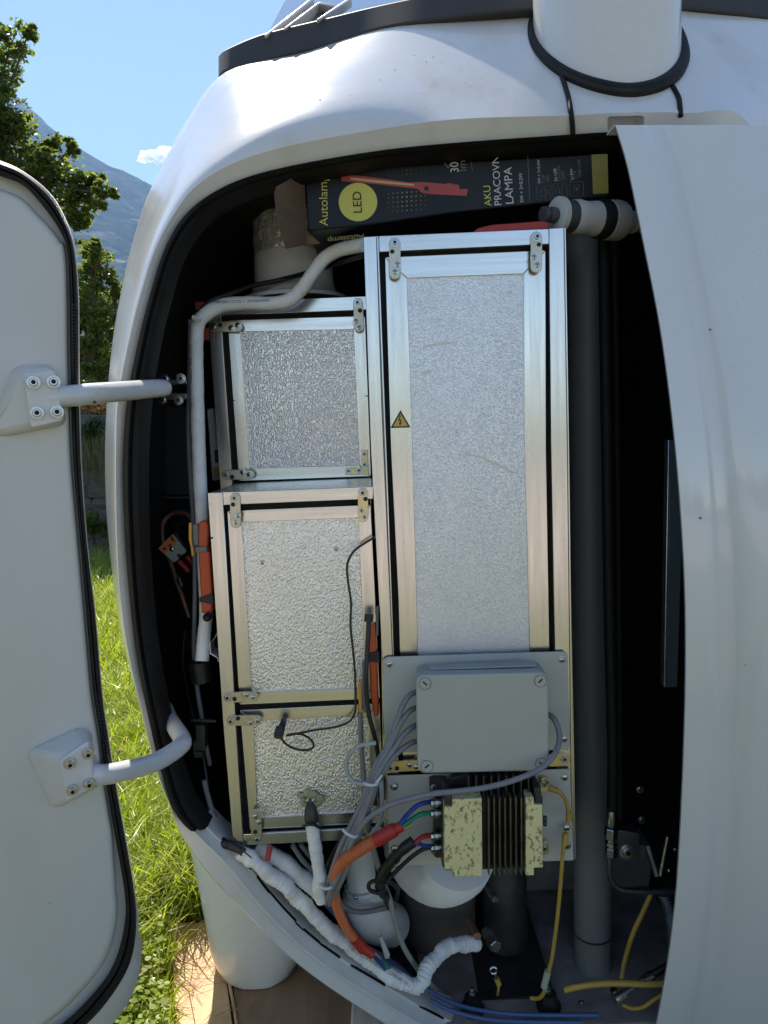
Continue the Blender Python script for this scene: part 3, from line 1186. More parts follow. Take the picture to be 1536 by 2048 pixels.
OI = [((-700, 265), (-700, 300)), ((-300, 262), (-300, 295)), ((-120, 282), (-120, 312)), ((0, 322), (0, 352)), ((50, 346), (48, 372)), ((100, 388), (88, 415)), ((130, 438), (120, 462)),
      ((148, 495), (135, 505)), ((156, 590), (139, 600)), ((157, 690), (140, 690)), ((158, 790), (142, 800)), ((162, 930), (147, 930)), ((173, 1080), (160, 1080)), ((190, 1230), (173, 1230)),
      ((203, 1380), (186, 1380)), ((215, 1465), (199, 1465)), ((235, 1590), (216, 1590)), ((255, 1700), (235, 1700)), ((268, 1780), (249, 1785)), ((273, 1840), (250, 1840)), ((266, 1905), (236, 1905)),
      ((248, 1952), (212, 1955)), ((213, 2005), (172, 2003)), ((172, 2050), (130, 2043)), ((80, 2130), (30, 2115)), ((-100, 2220), (-130, 2200)), ((-700, 2300), (-700, 2270))]
Oo = [tuple(p) for p in catmull([a for a, b in OI], 5)]
Ii = [tuple(p) for p in catmull([b for a, b in OI], 5)]


def DP(px, py, dy=0.0):
    return P(px, py, YD(px) + dy)


def door():
    nn = len(Oo)
    # body: outer skin a little larger at the lower right corner, bulging away from the viewer
    K = []
    for (x, y) in Oo:
        s = max(0.0, min(1.0, (y - 1780) / 200)) * (1 if y < 2140 else 0.4)
        K.append((x + 2 + 24 * s * (0.35 if y < 1880 else 1.0), y + (26 * s if y > 1900 else 0)))
    v, f = [], []
    rows = [[DP(x, y, 0.004) for x, y in Ii], [DP(x, y, 0.004) for x, y in Oo], [DP(x, y, 0.018) for x, y in K], [DP(x, y, 0.030) for x, y in K]]
    cx = DP(-350, 1250, 0.12)
    r = rows[-1]
    for s, d in ((0.97, 0.045), (0.85, 0.07), (0.6, 0.095), (0.3, 0.11)):
        rows.append([p.lerp(cx, 1 - s) + Vector((0, 0, 0)) for p in r])
    for r in rows:
        v += r
    for j in range(len(rows) - 1):
        for i in range(nn - 1):
            f.append((j * nn + i, j * nn + i + 1, (j + 1) * nn + i + 1, (j + 1) * nn + i))
    f.append(tuple((len(rows) - 1) * nn + i for i in range(nn)))
    f.append(tuple(range(nn)))
    o = mesh('open_door', v, f, DOORW, CAPSULE, angle=40)
    o['label'] = 'open compartment door seen from its pale inner side'
    # raised inner skin
    inn = []
    for i, (x, y) in enumerate(Ii):
        if y < 480:
            ex = 10 * min(1, (480 - y) / 60)
            inn.append((x - 4, y + 24 * min(1, (520 - y) / 120)))
        elif y > 1660:
            s = min(1, (y - 1660) / 120)
            inn.append((x - 3 - 13 * s, y - (10 * max(0, (y - 1850) / 100) if y < 1950 else 12)))
        else:
            inn.append((x - 3, y))
    rows = [[DP(x, y, 0.004) for x, y in inn]]
    for d, e in ((2.0, -0.004), (5.0, -0.0072), (10.0, -0.009), (16, -0.0096)):
        rows.append([DP(x - d * 0.8, y + (d * 0.6 if y < 520 else (-d * 0.5 if y > 1800 else 0)), e) for x, y in inn])
    v = [p for r in rows for p in r]
    f = []
    for j in range(len(rows) - 1):
        for i in range(nn - 1):
            f.append((j * nn + i, j * nn + i + 1, (j + 1) * nn + i + 1, (j + 1) * nn + i))
    f.append(tuple((len(rows) - 1) * nn + i for i in range(nn)))
    mesh('inner_skin', v, f, DOORW, o, angle=55)
    # rubber seal on the flange
    rows = []
    for t, d in ((0.0, 0.004), (0.03, -0.006), (0.2, -0.012), (0.45, -0.0125), (0.55, -0.007), (0.62, -0.011), (0.85, -0.010), (0.97, -0.004), (1.0, 0.004)):
        rows.append([DP(a[0] + (b[0] - a[0]) * t, a[1] + (b[1] - a[1]) * t, d) for a, b in zip(Oo, Ii)])
    v = [p for r in rows for p in r]
    f = []
    for j in range(len(rows) - 1):
        for i in range(nn - 1):
            f.append((j * nn + i, j * nn + i + 1, (j + 1) * nn + i + 1, (j + 1) * nn + i))
    mesh('door_rubber_seal', v, f, RUBBER, o, angle=30)
    # small ribs of the seal
    m = MB()
    for y0 in list(range(610, 770, 7)) + list(range(1390, 1560, 7)):
        k = min(range(nn), key=lambda q: abs(Ii[q][1] - y0))
        a, b = Oo[k], Ii[k]
        x = b[0] + (a[0] - b[0]) * 0.38
        m.add(*box(*sum(([c - h, c + h] for c, h in zip(DP(x, y0, -0.0118), (0.0012, 0.0006, 0.0007))), [])))
    m.build('seal_ribs', GREYRIM, o)['kind'] = 'stuff'
    return o


DOOR = door()


def hull(name, pts, m, parent, bevel, seg=3):
    bm = bmesh.new()
    org = ORG[parent.name]
    for p in pts:
        bm.verts.new(p - org)
    bmesh.ops.convex_hull(bm, input=bm.verts)
    bmesh.ops.dissolve_limit(bm, angle_limit=math.radians(2), verts=bm.verts, edges=bm.edges)
    me = bpy.data.meshes.new(name)
    bm.to_mesh(me)
    bm.free()
    me.polygons.foreach_set('use_smooth', [True] * len(me.polygons))
    me.set_sharp_from_angle(angle=math.radians(40))
    return link(name, me, m, parent, None, bevel, seg)


# hinge brackets moulded on the door, hinge plates, bolts and arms
hull('hinge_bracket', [DP(x, y, -0.008) for x, y in ((26, 728), (104, 724), (136, 852), (-40, 884))] + [P(x, y, YD(x) - 0.030) for x, y in ((44, 746), (110, 737), (127, 842), (58, 858))], DOORW, DOOR, 0.007)
hp = plate('hinge_plate', [(47, 752), (50, 748), (104, 740), (110, 744), (125, 836), (121, 842), (66, 855), (60, 851)], [YD(x) - 0.034 for x in (47, 50, 104, 110, 125, 121, 66, 60)], 0.004, ENAMEL, DOOR, bevel=0.0015)
for x, y in ((67, 765), (107, 764), (74, 826), (114, 824)):
    bolt(hp, x, y, YD(x) - 0.0345, 13, 'socket', rot=(0, 0, math.radians(24))).scale.y *= 1.7
hull('hinge_bracket', [DP(x, y, -0.008) for x, y in ((48, 1500), (158, 1448), (186, 1462), (200, 1572), (106, 1622), (98, 1612))] + [P(x, y, YD(x) - 0.040) for x, y in ((118, 1514), (176, 1480), (190, 1574), (134, 1606))], DOORW, DOOR, 0.007)
hp2 = plate('hinge_plate', [(119, 1524), (124, 1517), (172, 1484), (177, 1487), (190, 1570), (187, 1576), (136, 1602), (132, 1598)], [YD(x) - 0.045 for x in (119, 124, 172, 177, 190, 187, 136, 132)], 0.005, ENAMEL, DOOR, bevel=0.0015)
for x, y in ((140, 1527), (176, 1507), (145, 1580), (178, 1567)):
    bolt(hp2, x, y, YD(x) - 0.0455, 12, 'socket', rot=(0, 0, math.radians(24))).scale.y *= 1.7


def arm(pts, r):
    path = [P(*p) for p in pts]
    path = [Vector(a) for a in catmull(path, 7)]
    n = len(path)
    rr = [r] * n
    rr[-1] = r * 0.25; rr[-2] = r * 0.75
    v, f = sweep(path, rr, 18)
    return mesh('hinge_arm', v, f, ENAMEL, DOOR, angle=60)


arm([(82, 797, .765), (100, 795, .762), (140, 792, .775), (190, 787, .80), (240, 783, .85), (285, 779, .905), (310, 777, .945), (324, 776, .975), (327, 776, 1.0), (327, 776, 1.05)], 0.0112)
arm([(150, 1548, .785), (165, 1547, .775), (188, 1548, .772), (207, 1549, .780), (225, 1547, .79), (260, 1539, .815), (295, 1530, .845), (318, 1521, .865), (340, 1508, .885), (358, 1495, .905), (366, 1485, .925), (360, 1470, .945), (348, 1452, .975), (338, 1436, 1.01), (328, 1410, 1.08)], 0.0112)
plate('hinge_mark', [(186, 803), (189, 801), (191, 803), (194, 804), (191, 806), (189, 808), (187, 806), (184, 806)], 0.78, 0.0006, PBLACK, DOOR, bevel=None)
# tiny screw in the door skin
bolt(DOOR, 99, 1806, YD(99) - 0.0098, 2.6, 'cross')

# inside fittings of the body at the left
ib = plate('hinge_anchor_plate', [(318, 759), (372, 759), (372, 768), (334, 770), (334, 786), (372, 787), (372, 798), (318, 800)], 1.06, 0.006, DSTEEL, CAPSULE)
for x, y in ((325, 799), (357, 800), (330, 758), (362, 757)):
    bolt(ib, x, y, 1.055, 10, 'socket')
plate('black_inner_panel', [(300, 812), (384, 812), (384, 990), (292, 990)], 1.22, 0.01, TAPE, CAPSULE)
plate('black_inner_panel', [(300, 1000), (384, 996), (392, 1330), (330, 1400), (305, 1300)], 1.26, 0.01, BLACK, CAPSULE)
plate('panel_joint', [(288, 993), (384, 994), (384, 997), (288, 996)], 1.218, 0.004, DSTEEL, CAPSULE, bevel=None)
plate('inner_edge_trim', [(299, 1230), (303, 1230), (322, 1400), (318, 1400)], 1.05, 0.004, LGCABLE, CAPSULE, bevel=None)


# ================================================================ ALUMINIUM CASES
def body(parent, poly, Y, th, name='case_wall', m=None, **k):
    return plate(name, poly, Y, th, m or ALU, parent, bevel=0.001, **k)


def loc_of(poly, Y):
    a = P(sum(p[0] for p in poly) / len(poly), max(p[1] for p in poly), Y)
    return (a.x, Y, a.z)


# ---- tall case on the right
Yb = 1.0
outer = [(727, 474), (1132, 455), (1149, 1721), (777, 1736)]
BIG = thing('aluminium_case', 'tallest aluminium framed case with long creased panel and yellow warning triangle', 'equipment case', loc_of(outer, Yb))
body(BIG, [(731, 478), (1130, 460), (1153, 1719), (780, 1732)], Yb + 0.026, 0.24)
plate('black_foam_seal', [(745, 492), (1116, 474), (1132, 1690), (792, 1710)], Yb + 0.018, 0.0085, RUBBER, BIG, bevel=None)
plate('frame_bar', [(727, 474), (757, 472), (788, 1310), (806, 1735), (777, 1736), (764, 1310), (742, 900)], Yb, 0.03, ALU, BIG)
plate('frame_bar', [(1098, 457), (1132, 455), (1139, 900), (1149, 1721), (1117, 1722), (1103, 900)], Yb, 0.03, ALU, BIG)
plate('frame_bar', [(757.5, 472), (1097.5, 457.5), (1098, 488), (759, 504)], Yb + 0.0005, 0.03, ALUH, BIG)
plate('bar_groove', [(752, 474), (754, 474), (786, 1310), (803, 1730), (801, 1730), (784, 1310), (762, 800)], Yb - 0.0004, 0.002, DSTEEL, BIG, bevel=None)
plate('bar_groove', [(1127, 457), (1129, 457), (1136, 900), (1145, 1715), (1143, 1715), (1134, 900)], Yb - 0.0004, 0.002, DSTEEL, BIG, bevel=None)
sh = plate('creased_panel', [(813, 556), (1048, 547), (1051, 900), (1065, 1500), (840, 1505), (824, 900)], Yb + 0.0105, 0.012, CREASE, BIG, bevel=None)
sh['label'] = 'long bluish panel with creased surface'
for q, m in (([(770, 515), (814, 557), (825, 900), (841, 1500), (806, 1541), (797, 1200), (782, 900)], ALU), ([(1091, 501), (1092, 900), (1103, 1536), (1064, 1495), (1050, 900), (1047, 548)], ALU),
             ([(770.6, 514.6), (1090.4, 500.6), (1046.6, 547.4), (814.4, 556.4)], ALUH), ([(806.6, 1541), (841.4, 1500.6), (1063.6, 1495.6), (1102.4, 1536.6)], ALUH)):
    plate('panel_edge_bar', q, Yb + 0.008, 0.014, m, sh, bevel=0.0005)
latch(BIG, (789.5, 486, 790, 547, 23), [(789.5, 485.5, 9, 'socket'), (795, 530, 7.5, 'cross'), (790, 545, 7.5, 'cross')], Yb - 0.003, hole=(784.5, 503))
latch(BIG, (1073, 474, 1073, 534, 23), [(1074, 473.5, 9, 'socket'), (1068, 515.5, 7.5, 'cross'), (1074, 531, 7.5, 'cross')], Yb - 0.003, hole=(1078, 489))
latch(BIG, (780, 1534, 836, 1531, 22), [(781, 1535, 9, 'socket'), (819, 1529, 7, 'cross'), (832, 1533, 7, 'cross')], Yb - 0.003, m=YLATCH, hole=(794, 1537))
latch(BIG, (1104, 1521, 1128, 1518, 26), [(1128, 1517, 10, 'socket')], Yb - 0.003, m=YLATCH)
sg = plate('warning_sign', [(801, 820), (821, 855), (781, 856)], Yb + 0.0072, 0.0006, PBLACK, BIG, bevel=None)
plate('sign_face', [(801, 826.5), (816, 852.2), (786.2, 853)], Yb + 0.0068, 0.0004, SIGNY, sg, bevel=None)
plate('lightning_mark', [(801.5, 830.5), (799.2, 839.6), (803.6, 839.2), (801.2, 845.2), (803.4, 845.4), (799.8, 851), (797.6, 845), (799.4, 845.2), (801, 841.4), (796.6, 841.8), (799.6, 830.6)], Yb + 0.0064, 0.0003, PBLACK, sg, bevel=None)
# scratches scraped through the film
PSCR = mat('pale_scratch', (0.74, 0.70, 0.60), 0.5, 0.5)
for q in ([(845, 694), (852, 690), (880, 685), (912, 683), (914, 686), (884, 689), (856, 694), (846, 698)], [(874, 639), (884, 636), (886, 640), (876, 642)], [(843, 743), (858, 740), (862, 746), (846, 748)],
          [(988, 681), (1004, 679), (1003, 684), (990, 686)], [(1014, 583), (1024, 580), (1026, 586), (1018, 589)], [(930, 905), (960, 912), (1000, 928), (1030, 945), (1028, 947), (996, 932), (958, 915), (930, 908)]):
    plate('scratch', q, Yb + 0.0102, 0.0003, PSCR, sh, bevel=None)

# ---- upper left case, set back
Yu = 1.2
outer = [(412, 606), (741, 591), (745, 968), (440, 976)]
UL = thing('aluminium_case', 'small square aluminium framed case set back at upper left below the white pipe', 'equipment case', loc_of(outer, Yu))
body(UL, [(416, 609), (760, 594), (776, 972), (444, 974)], Yu + 0.026, 0.2)
plate('black_foam_seal', [(430, 620), (750, 606), (760, 966), (455, 970)], Yu + 0.018, 0.0085, RUBBER, UL, bevel=None)
plate('frame_bar', [(413, 606), (440, 604), (444, 664), (466, 978), (441, 980), (418, 664)], Yu, 0.03, ALU, UL)
plate('frame_bar', [(440.5, 604), (760, 591), (760, 618.5), (442, 631)], Yu + 0.0005, 0.03, ALUH, UL)
plate('frame_bar', [(752, 622), (780, 620), (790, 970), (764, 972)], Yu + 0.001, 0.03, ALU, UL)
ush = plate('stucco_panel', [(479, 663), (708, 658), (719, 932), (499, 938)], Yu + 0.0105, 0.012, STUCCO, UL, bevel=None)
for q, m in (([(455, 641), (484, 661), (480, 664), (500, 936), (478, 962)], ALU), ([(730, 632), (742, 952), (719, 930), (707, 659)], ALU),
             ([(455.6, 640.6), (729.4, 632), (706.6, 658.6), (480.4, 663.6)], ALUH), ([(478.6, 962), (500.6, 936.6), (718.6, 930.6), (741.4, 952.4)], ALUH)):
    plate('panel_edge_bar', q, Yu + 0.008, 0.014, m, ush, bevel=0.0005)
latch(UL, (427, 653, 475, 653.5, 21), [(426, 653, 8, 'socket'), (463, 656, 6.5, 'cross'), (476, 650.6, 6.5, 'cross')], Yu - 0.003, hole=(440, 650))
latch(UL, (716, 605.5, 718, 654, 20), [(715, 605.5, 8, 'socket'), (712, 643, 6.5, 'cross'), (718, 656, 6.5, 'cross')], Yu - 0.003, hole=(720, 621))
latch(UL, (452, 950, 500, 949, 20), [(451.6, 950, 8, 'socket'), (486, 944.6, 6.5, 'cross'), (499, 949, 6.5, 'cross')], Yu - 0.003, hole=(464, 954))
o = plate('corner_bracket', [(722.5, 900), (735.5, 900), (737, 949), (691, 950), (691, 936), (723.5, 935)], Yu + 0.004, 0.003, YLATCH, UL)
for x, y in ((728.5, 908), (729, 929), (718, 941), (697, 942)):
    bolt(o, x, y, Yu + 0.0038, 6.3, 'socket')
plate('centre_mark', [(463, 800), (470, 800), (470, 802), (463, 802)], Yu + 0.0076, 0.0003, PBLACK, ush, bevel=None)
plate('centre_mark', [(730, 791), (737, 791), (737, 793), (730, 793)], Yu + 0.0076, 0.0003, PBLACK, ush, bevel=None)

# ---- tall left case with two panels
outer = [(415, 986), (745, 973), (765, 1678), (482, 1691)]
LL = thing('aluminium_case', 'left aluminium case with two stucco panels one above the other beside the tallest case', 'equipment case', loc_of(outer, Yb))
body(LL, [(420, 990), (742, 977), (763, 1676), (486, 1688), (466, 1662)], Yb + 0.026, 0.24)
plate('top_plate', [(417, 986), (745, 973), (745, 975), (417, 988)], Yb + 0.002, 0.26, ALUH, LL)
plate('black_foam_seal', [(432, 1000), (740, 988), (760, 1660), (478, 1672)], Yb + 0.018, 0.0085, RUBBER, LL, bevel=None)
plate('frame_bar', [(415, 986), (445, 984.5), (472, 1458), (487, 1691), (482, 1691), (465, 1672), (447, 1460)], Yb, 0.03, ALU, LL)
plate('frame_bar', [(445.5, 984.5), (746, 973), (746, 998), (447, 1010)], Yb + 0.0005, 0.03, ALUH, LL)
plate('frame_bar', [(486.5, 1669), (762, 1655), (763, 1677), (487.5, 1690.5)], Yb + 0.0005, 0.03, ALUH, LL)
plate('frame_bar', [(757, 1000), (768, 1000), (778, 1655), (768, 1655)], Yb + 0.006, 0.03, ALU, LL)
s1 = plate('stucco_panel', [(482, 1044), (718, 1035), (732, 1376), (503, 1385)], Yb + 0.0105, 0.012, STUCCO, LL, bevel=None)
s1['label'] = 'larger upper stucco panel'
for q, m in (([(454.5, 1022.5), (482.5, 1045), (504, 1383), (479, 1409)], ALU), ([(741, 1010), (760, 1397), (731, 1375), (717, 1036)], ALU),
             ([(455, 1022), (740.4, 1009.8), (716.6, 1035.6), (483, 1044.6)], ALUH), ([(479.6, 1409.4), (504.4, 1383.6), (730.6, 1375.6), (759.4, 1397.2)], ALUH)):
    plate('panel_edge_bar', q, Yb + 0.008, 0.014, m, s1, bevel=0.0005)
s2 = plate('stucco_panel', [(506, 1441), (736, 1430), (746, 1623), (514, 1636)], Yb + 0.0105, 0.012, STUCCO, LL, bevel=None)
s2['label'] = 'smaller lower stucco panel'
for q, m in (([(480, 1421), (507, 1442), (515, 1635), (500, 1659)], ALU), ([(759, 1407), (769, 1645), (745, 1622), (735, 1431)], ALU),
             ([(480.6, 1420.6), (758.4, 1407), (734.6, 1430.6), (507.4, 1441.6)], ALUH), ([(500.6, 1659.2), (515.4, 1635.6), (744.6, 1622.6), (768.4, 1645.4)], ALUH)):
    plate('panel_edge_bar', q, Yb + 0.008, 0.014, m, s2, bevel=0.0005)
latch(LL, (470, 996, 471, 1046, 21), [(469, 996, 8.5, 'socket'), (475.4, 1031, 7, 'cross'), (471, 1044.6, 7, 'cross')], Yb - 0.003, hole=(466, 1009))
latch(LL, (726, 986, 726, 1034, 20.5), [(725.4, 985.7, 9, 'socket'), (723, 1021, 7, 'socket'), (729, 1034, 7, 'socket')], Yb - 0.003, m=YLATCH, hole=(731, 998))
latch(LL, (458, 1395, 506, 1394, 20.5), [(455, 1395, 9, 'socket'), (492, 1389, 7, 'cross'), (505, 1394, 7, 'cross')], Yb - 0.003, hole=(469, 1398))
latch(LL, (463, 1441.5, 513, 1441, 20.5), [(461.7, 1442, 9, 'socket'), (500, 1444.6, 7, 'cross'), (513.5, 1440.5, 7, 'cross')], Yb - 0.003, hole=(476, 1437))
latch(LL, (512.5, 1630, 513, 1674, 21), [(510, 1632, 6.5, 'cross'), (517.5, 1643.5, 6.5, 'cross'), (515, 1677.5, 8, 'socket')], Yb - 0.003, hole=(510.5, 1664))
latch(LL, (727, 1628, 728, 1666, 20), [(725, 1633, 6.5, 'cross'), (728, 1667, 8, 'socket')], Yb - 0.003, m=YLATCH)
plate('rivet_mark', disc_poly(424, 1076, 2.4, 8), Yb - 0.0004, 0.0003, PBLACK, LL, bevel=None)
for x, y in ((672, 1098), (524, 1125)):
    bolt(s1, x, y, Yb + 0.0102, 5, 'cross', name='rivet')

# ================================================================ JUNCTION BOX
JB = thing('junction_box', 'pale grey plastic junction box with four slotted corner screws on a white sheet', 'junction box', loc_of([(768, 1312), (1138, 1505)], .99))
mp = plate('mounting_sheet', [(766, 1320), (774, 1314), (1128, 1303), (1135, 1309), (1141, 1495), (1136, 1500), (776, 1506), (771, 1501)], 0.994, 0.003, SHEETW, JB)
for x, y in ((778.6, 1328), (1124, 1319), (1128, 1477)):
    bolt(mp, x, y, 0.9938, 8.5, 'cross')


def rrect(x0, y0, x1, y1, r, n=5, sk=0):
    pts = []
    for cx, cy, a in ((x1 - r, y0 + r, -90), (x1 - r, y1 - r, 0), (x0 + r, y1 - r, 90), (x0 + r, y0 + r, 180)):
        for k in range(n + 1):
            t = math.radians(a + 90 * k / n)
            pts.append((cx + r * math.cos(t), cy + r * math.sin(t)))
    return pts


def tilt(poly, cx, slope=-0.023, lean=0.03, cy=1450):
    return [(x + (y - cy) * lean * 0.5, y + (x - cx) * slope) for x, y in poly]


plate('box_base', tilt(rrect(836, 1345, 1096, 1542, 14), 966), 0.953, 0.041, BOXG, JB, bevel=0.0015)
plate('lid_joint', tilt(rrect(838, 1347, 1094, 1540, 12), 966), 0.951, 0.0025, PGREY, JB, bevel=None)
lid = plate('box_lid', tilt(rrect(834, 1348, 1098, 1545, 16), 966), 0.930, 0.021, BOXG, JB, bevel=0.003, seg=3)
for x, y, a in ((850, 1367, 38), (1081, 1362, -42), (854, 1533, -42), (1083, 1528, 40)):
    c = plate('corner_screw', disc_poly(x, y, 12, 24), 0.9294, 0.002, BOXG, lid, bevel=0.0004)
    ca, sa = math.cos(math.radians(a)), math.sin(math.radians(a))
    plate('screw_slot', [(x + u * ca - w * sa, y + u * sa + w * ca) for u, w in ((-5.5, -1.6), (5.5, -1.6), (5.5, 1.6), (-5.5, 1.6))], 0.9291, 0.0002, PBLACK, lid, bevel=None)
    ring = [P(x + 12 * math.cos(t), y + 12 * math.sin(t), 0.9293) for t in np.linspace(0, 2 * math.pi, 25)[:-1]]
    v, f = sweep(ring, 0.0004, 5, closed=True)
    mesh('screw_ring', v, f, PGREY, lid)
# stepped recess in the top of the lid
plate('top_recess', [(858, 1338), (1074, 1330), (1072, 1334), (860, 1342)], 0.956, 0.02, BOXG, JB, bevel=0.001)

# ================================================================ CONVERTER
CV = thing('power_converter', 'black finned power converter with spotted brassy front plates below the junction box', 'power converter', loc_of([(775, 1548), (1150, 1730)], .99))
mp = plate('mounting_sheet', [(774, 1552), (1140, 1538), (1147, 1721), (779, 1733)], 0.994, 0.003, SHEETW, CV)
for x, y, k in ((788.5, 1573, 'cross'), (1129, 1554, 'cross'), (789.5, 1697, 'cross'), (1134, 1691, 'socket')):
    bolt(mp, x, y, 0.9938, 8.5, k)
for q in ([(859, 1559), (866, 1556), (890, 1556), (890, 1600), (868, 1596), (860, 1588)], [(868, 1690), (890, 1690), (890, 1717), (872, 1716), (863, 1708)], [(1082, 1556), (1090, 1555), (1098, 1560), (1099, 1580), (1092, 1585), (1080, 1584)], [(1084, 1684), (1092, 1682), (1097, 1692), (1097, 1706), (1088, 1712), (1082, 1712)]):
    plate('mounting_ear', q, 0.985, 0.009, YLATCH if q[0][0] > 1000 else CAST, CV, bevel=0.001)
for x, y in ((867, 1574.6), (870, 1704), (1088, 1569), (1088, 1696)):
    bolt(CV, x, y, 0.9845, 7.5, 'socket')
plate('housing', [(884, 1604), (892, 1592), (1080, 1588), (1086, 1596), (1087, 1737), (892, 1743), (884, 1734)], 0.947, 0.045, CAST, CV, bevel=0.003)
plate('terminal_block', [(868, 1590), (892, 1590), (892, 1712), (868, 1712)], 0.966, 0.026, CAST, CV, bevel=0.002)
plate('top_boss', [(900, 1556), (925, 1548), (1040, 1545), (1060, 1556), (1060, 1600), (900, 1602)], 0.972, 0.02, CAST, CV, bevel=0.003)
plate('face_plate', [(905, 1599), (963.5, 1597), (965, 1752), (906, 1753.6), (906, 1740), (889.6, 1739), (889, 1614.7), (905, 1614.7)], 0.925, 0.024, GOLD, CV, bevel=0.0008)
plate('face_plate', [(1051.7, 1595), (1067.5, 1594.6), (1068, 1610), (1084.7, 1610), (1086, 1735), (1068, 1736), (1068, 1751), (1051.7, 1751)], 0.925, 0.024, GOLD, CV, bevel=0.0008)
for k in range(8):
    x = 966.5 + k * 10.9
    if k == 0:
        continue
    plate('cooling_fin', [(x - 1.3, 1597 - k * 0.3), (x + 1.3, 1597 - k * 0.3), (x + 2.2, 1751), (x - 0.4, 1751)], 0.925, 0.062, FINM, CV, bevel=0.0003)
for k in range(9):
    x = 936 + k * 15
    plate('top_fin', [(x, 1552), (x + 3, 1552), (x + 3, 1596), (x, 1596)], 0.940, 0.04, CAST, CV, bevel=0.0004)
plate('corner_post', [(889, 1590), (904, 1588), (905, 1613), (890, 1614)], 0.93, 0.04, CAST, CV, bevel=0.002)
plate('corner_post', [(1069, 1576), (1082, 1574), (1085, 1608), (1070, 1609)], 0.93, 0.04, CAST, CV, bevel=0.002)
for y in (1604, 1625, 1670, 1693.5):
    v, f = lathe(P(884, y, 0.958), (-1, -0.15, 0.02), [(0, 0.0048), (0.006, 0.0048), (0.0062, 0.0062), (0.010, 0.0062), (0.0102, 0.0050), (0.013, 0.0058), (0.016, 0.0056), (0.0165, 0.0040)], 8)
    mesh('terminal_gland', v, f, STEEL, CV, angle=25)
for x, y in ((1087, 1637), (1087, 1647)):
    v, f = lathe(P(x, y, 0.96), (1, 0, 0), [(0, 0.004), (0.004, 0.0035), (0.005, 0.001)], 10)
    mesh('side_button', v, f, CAST, CV)

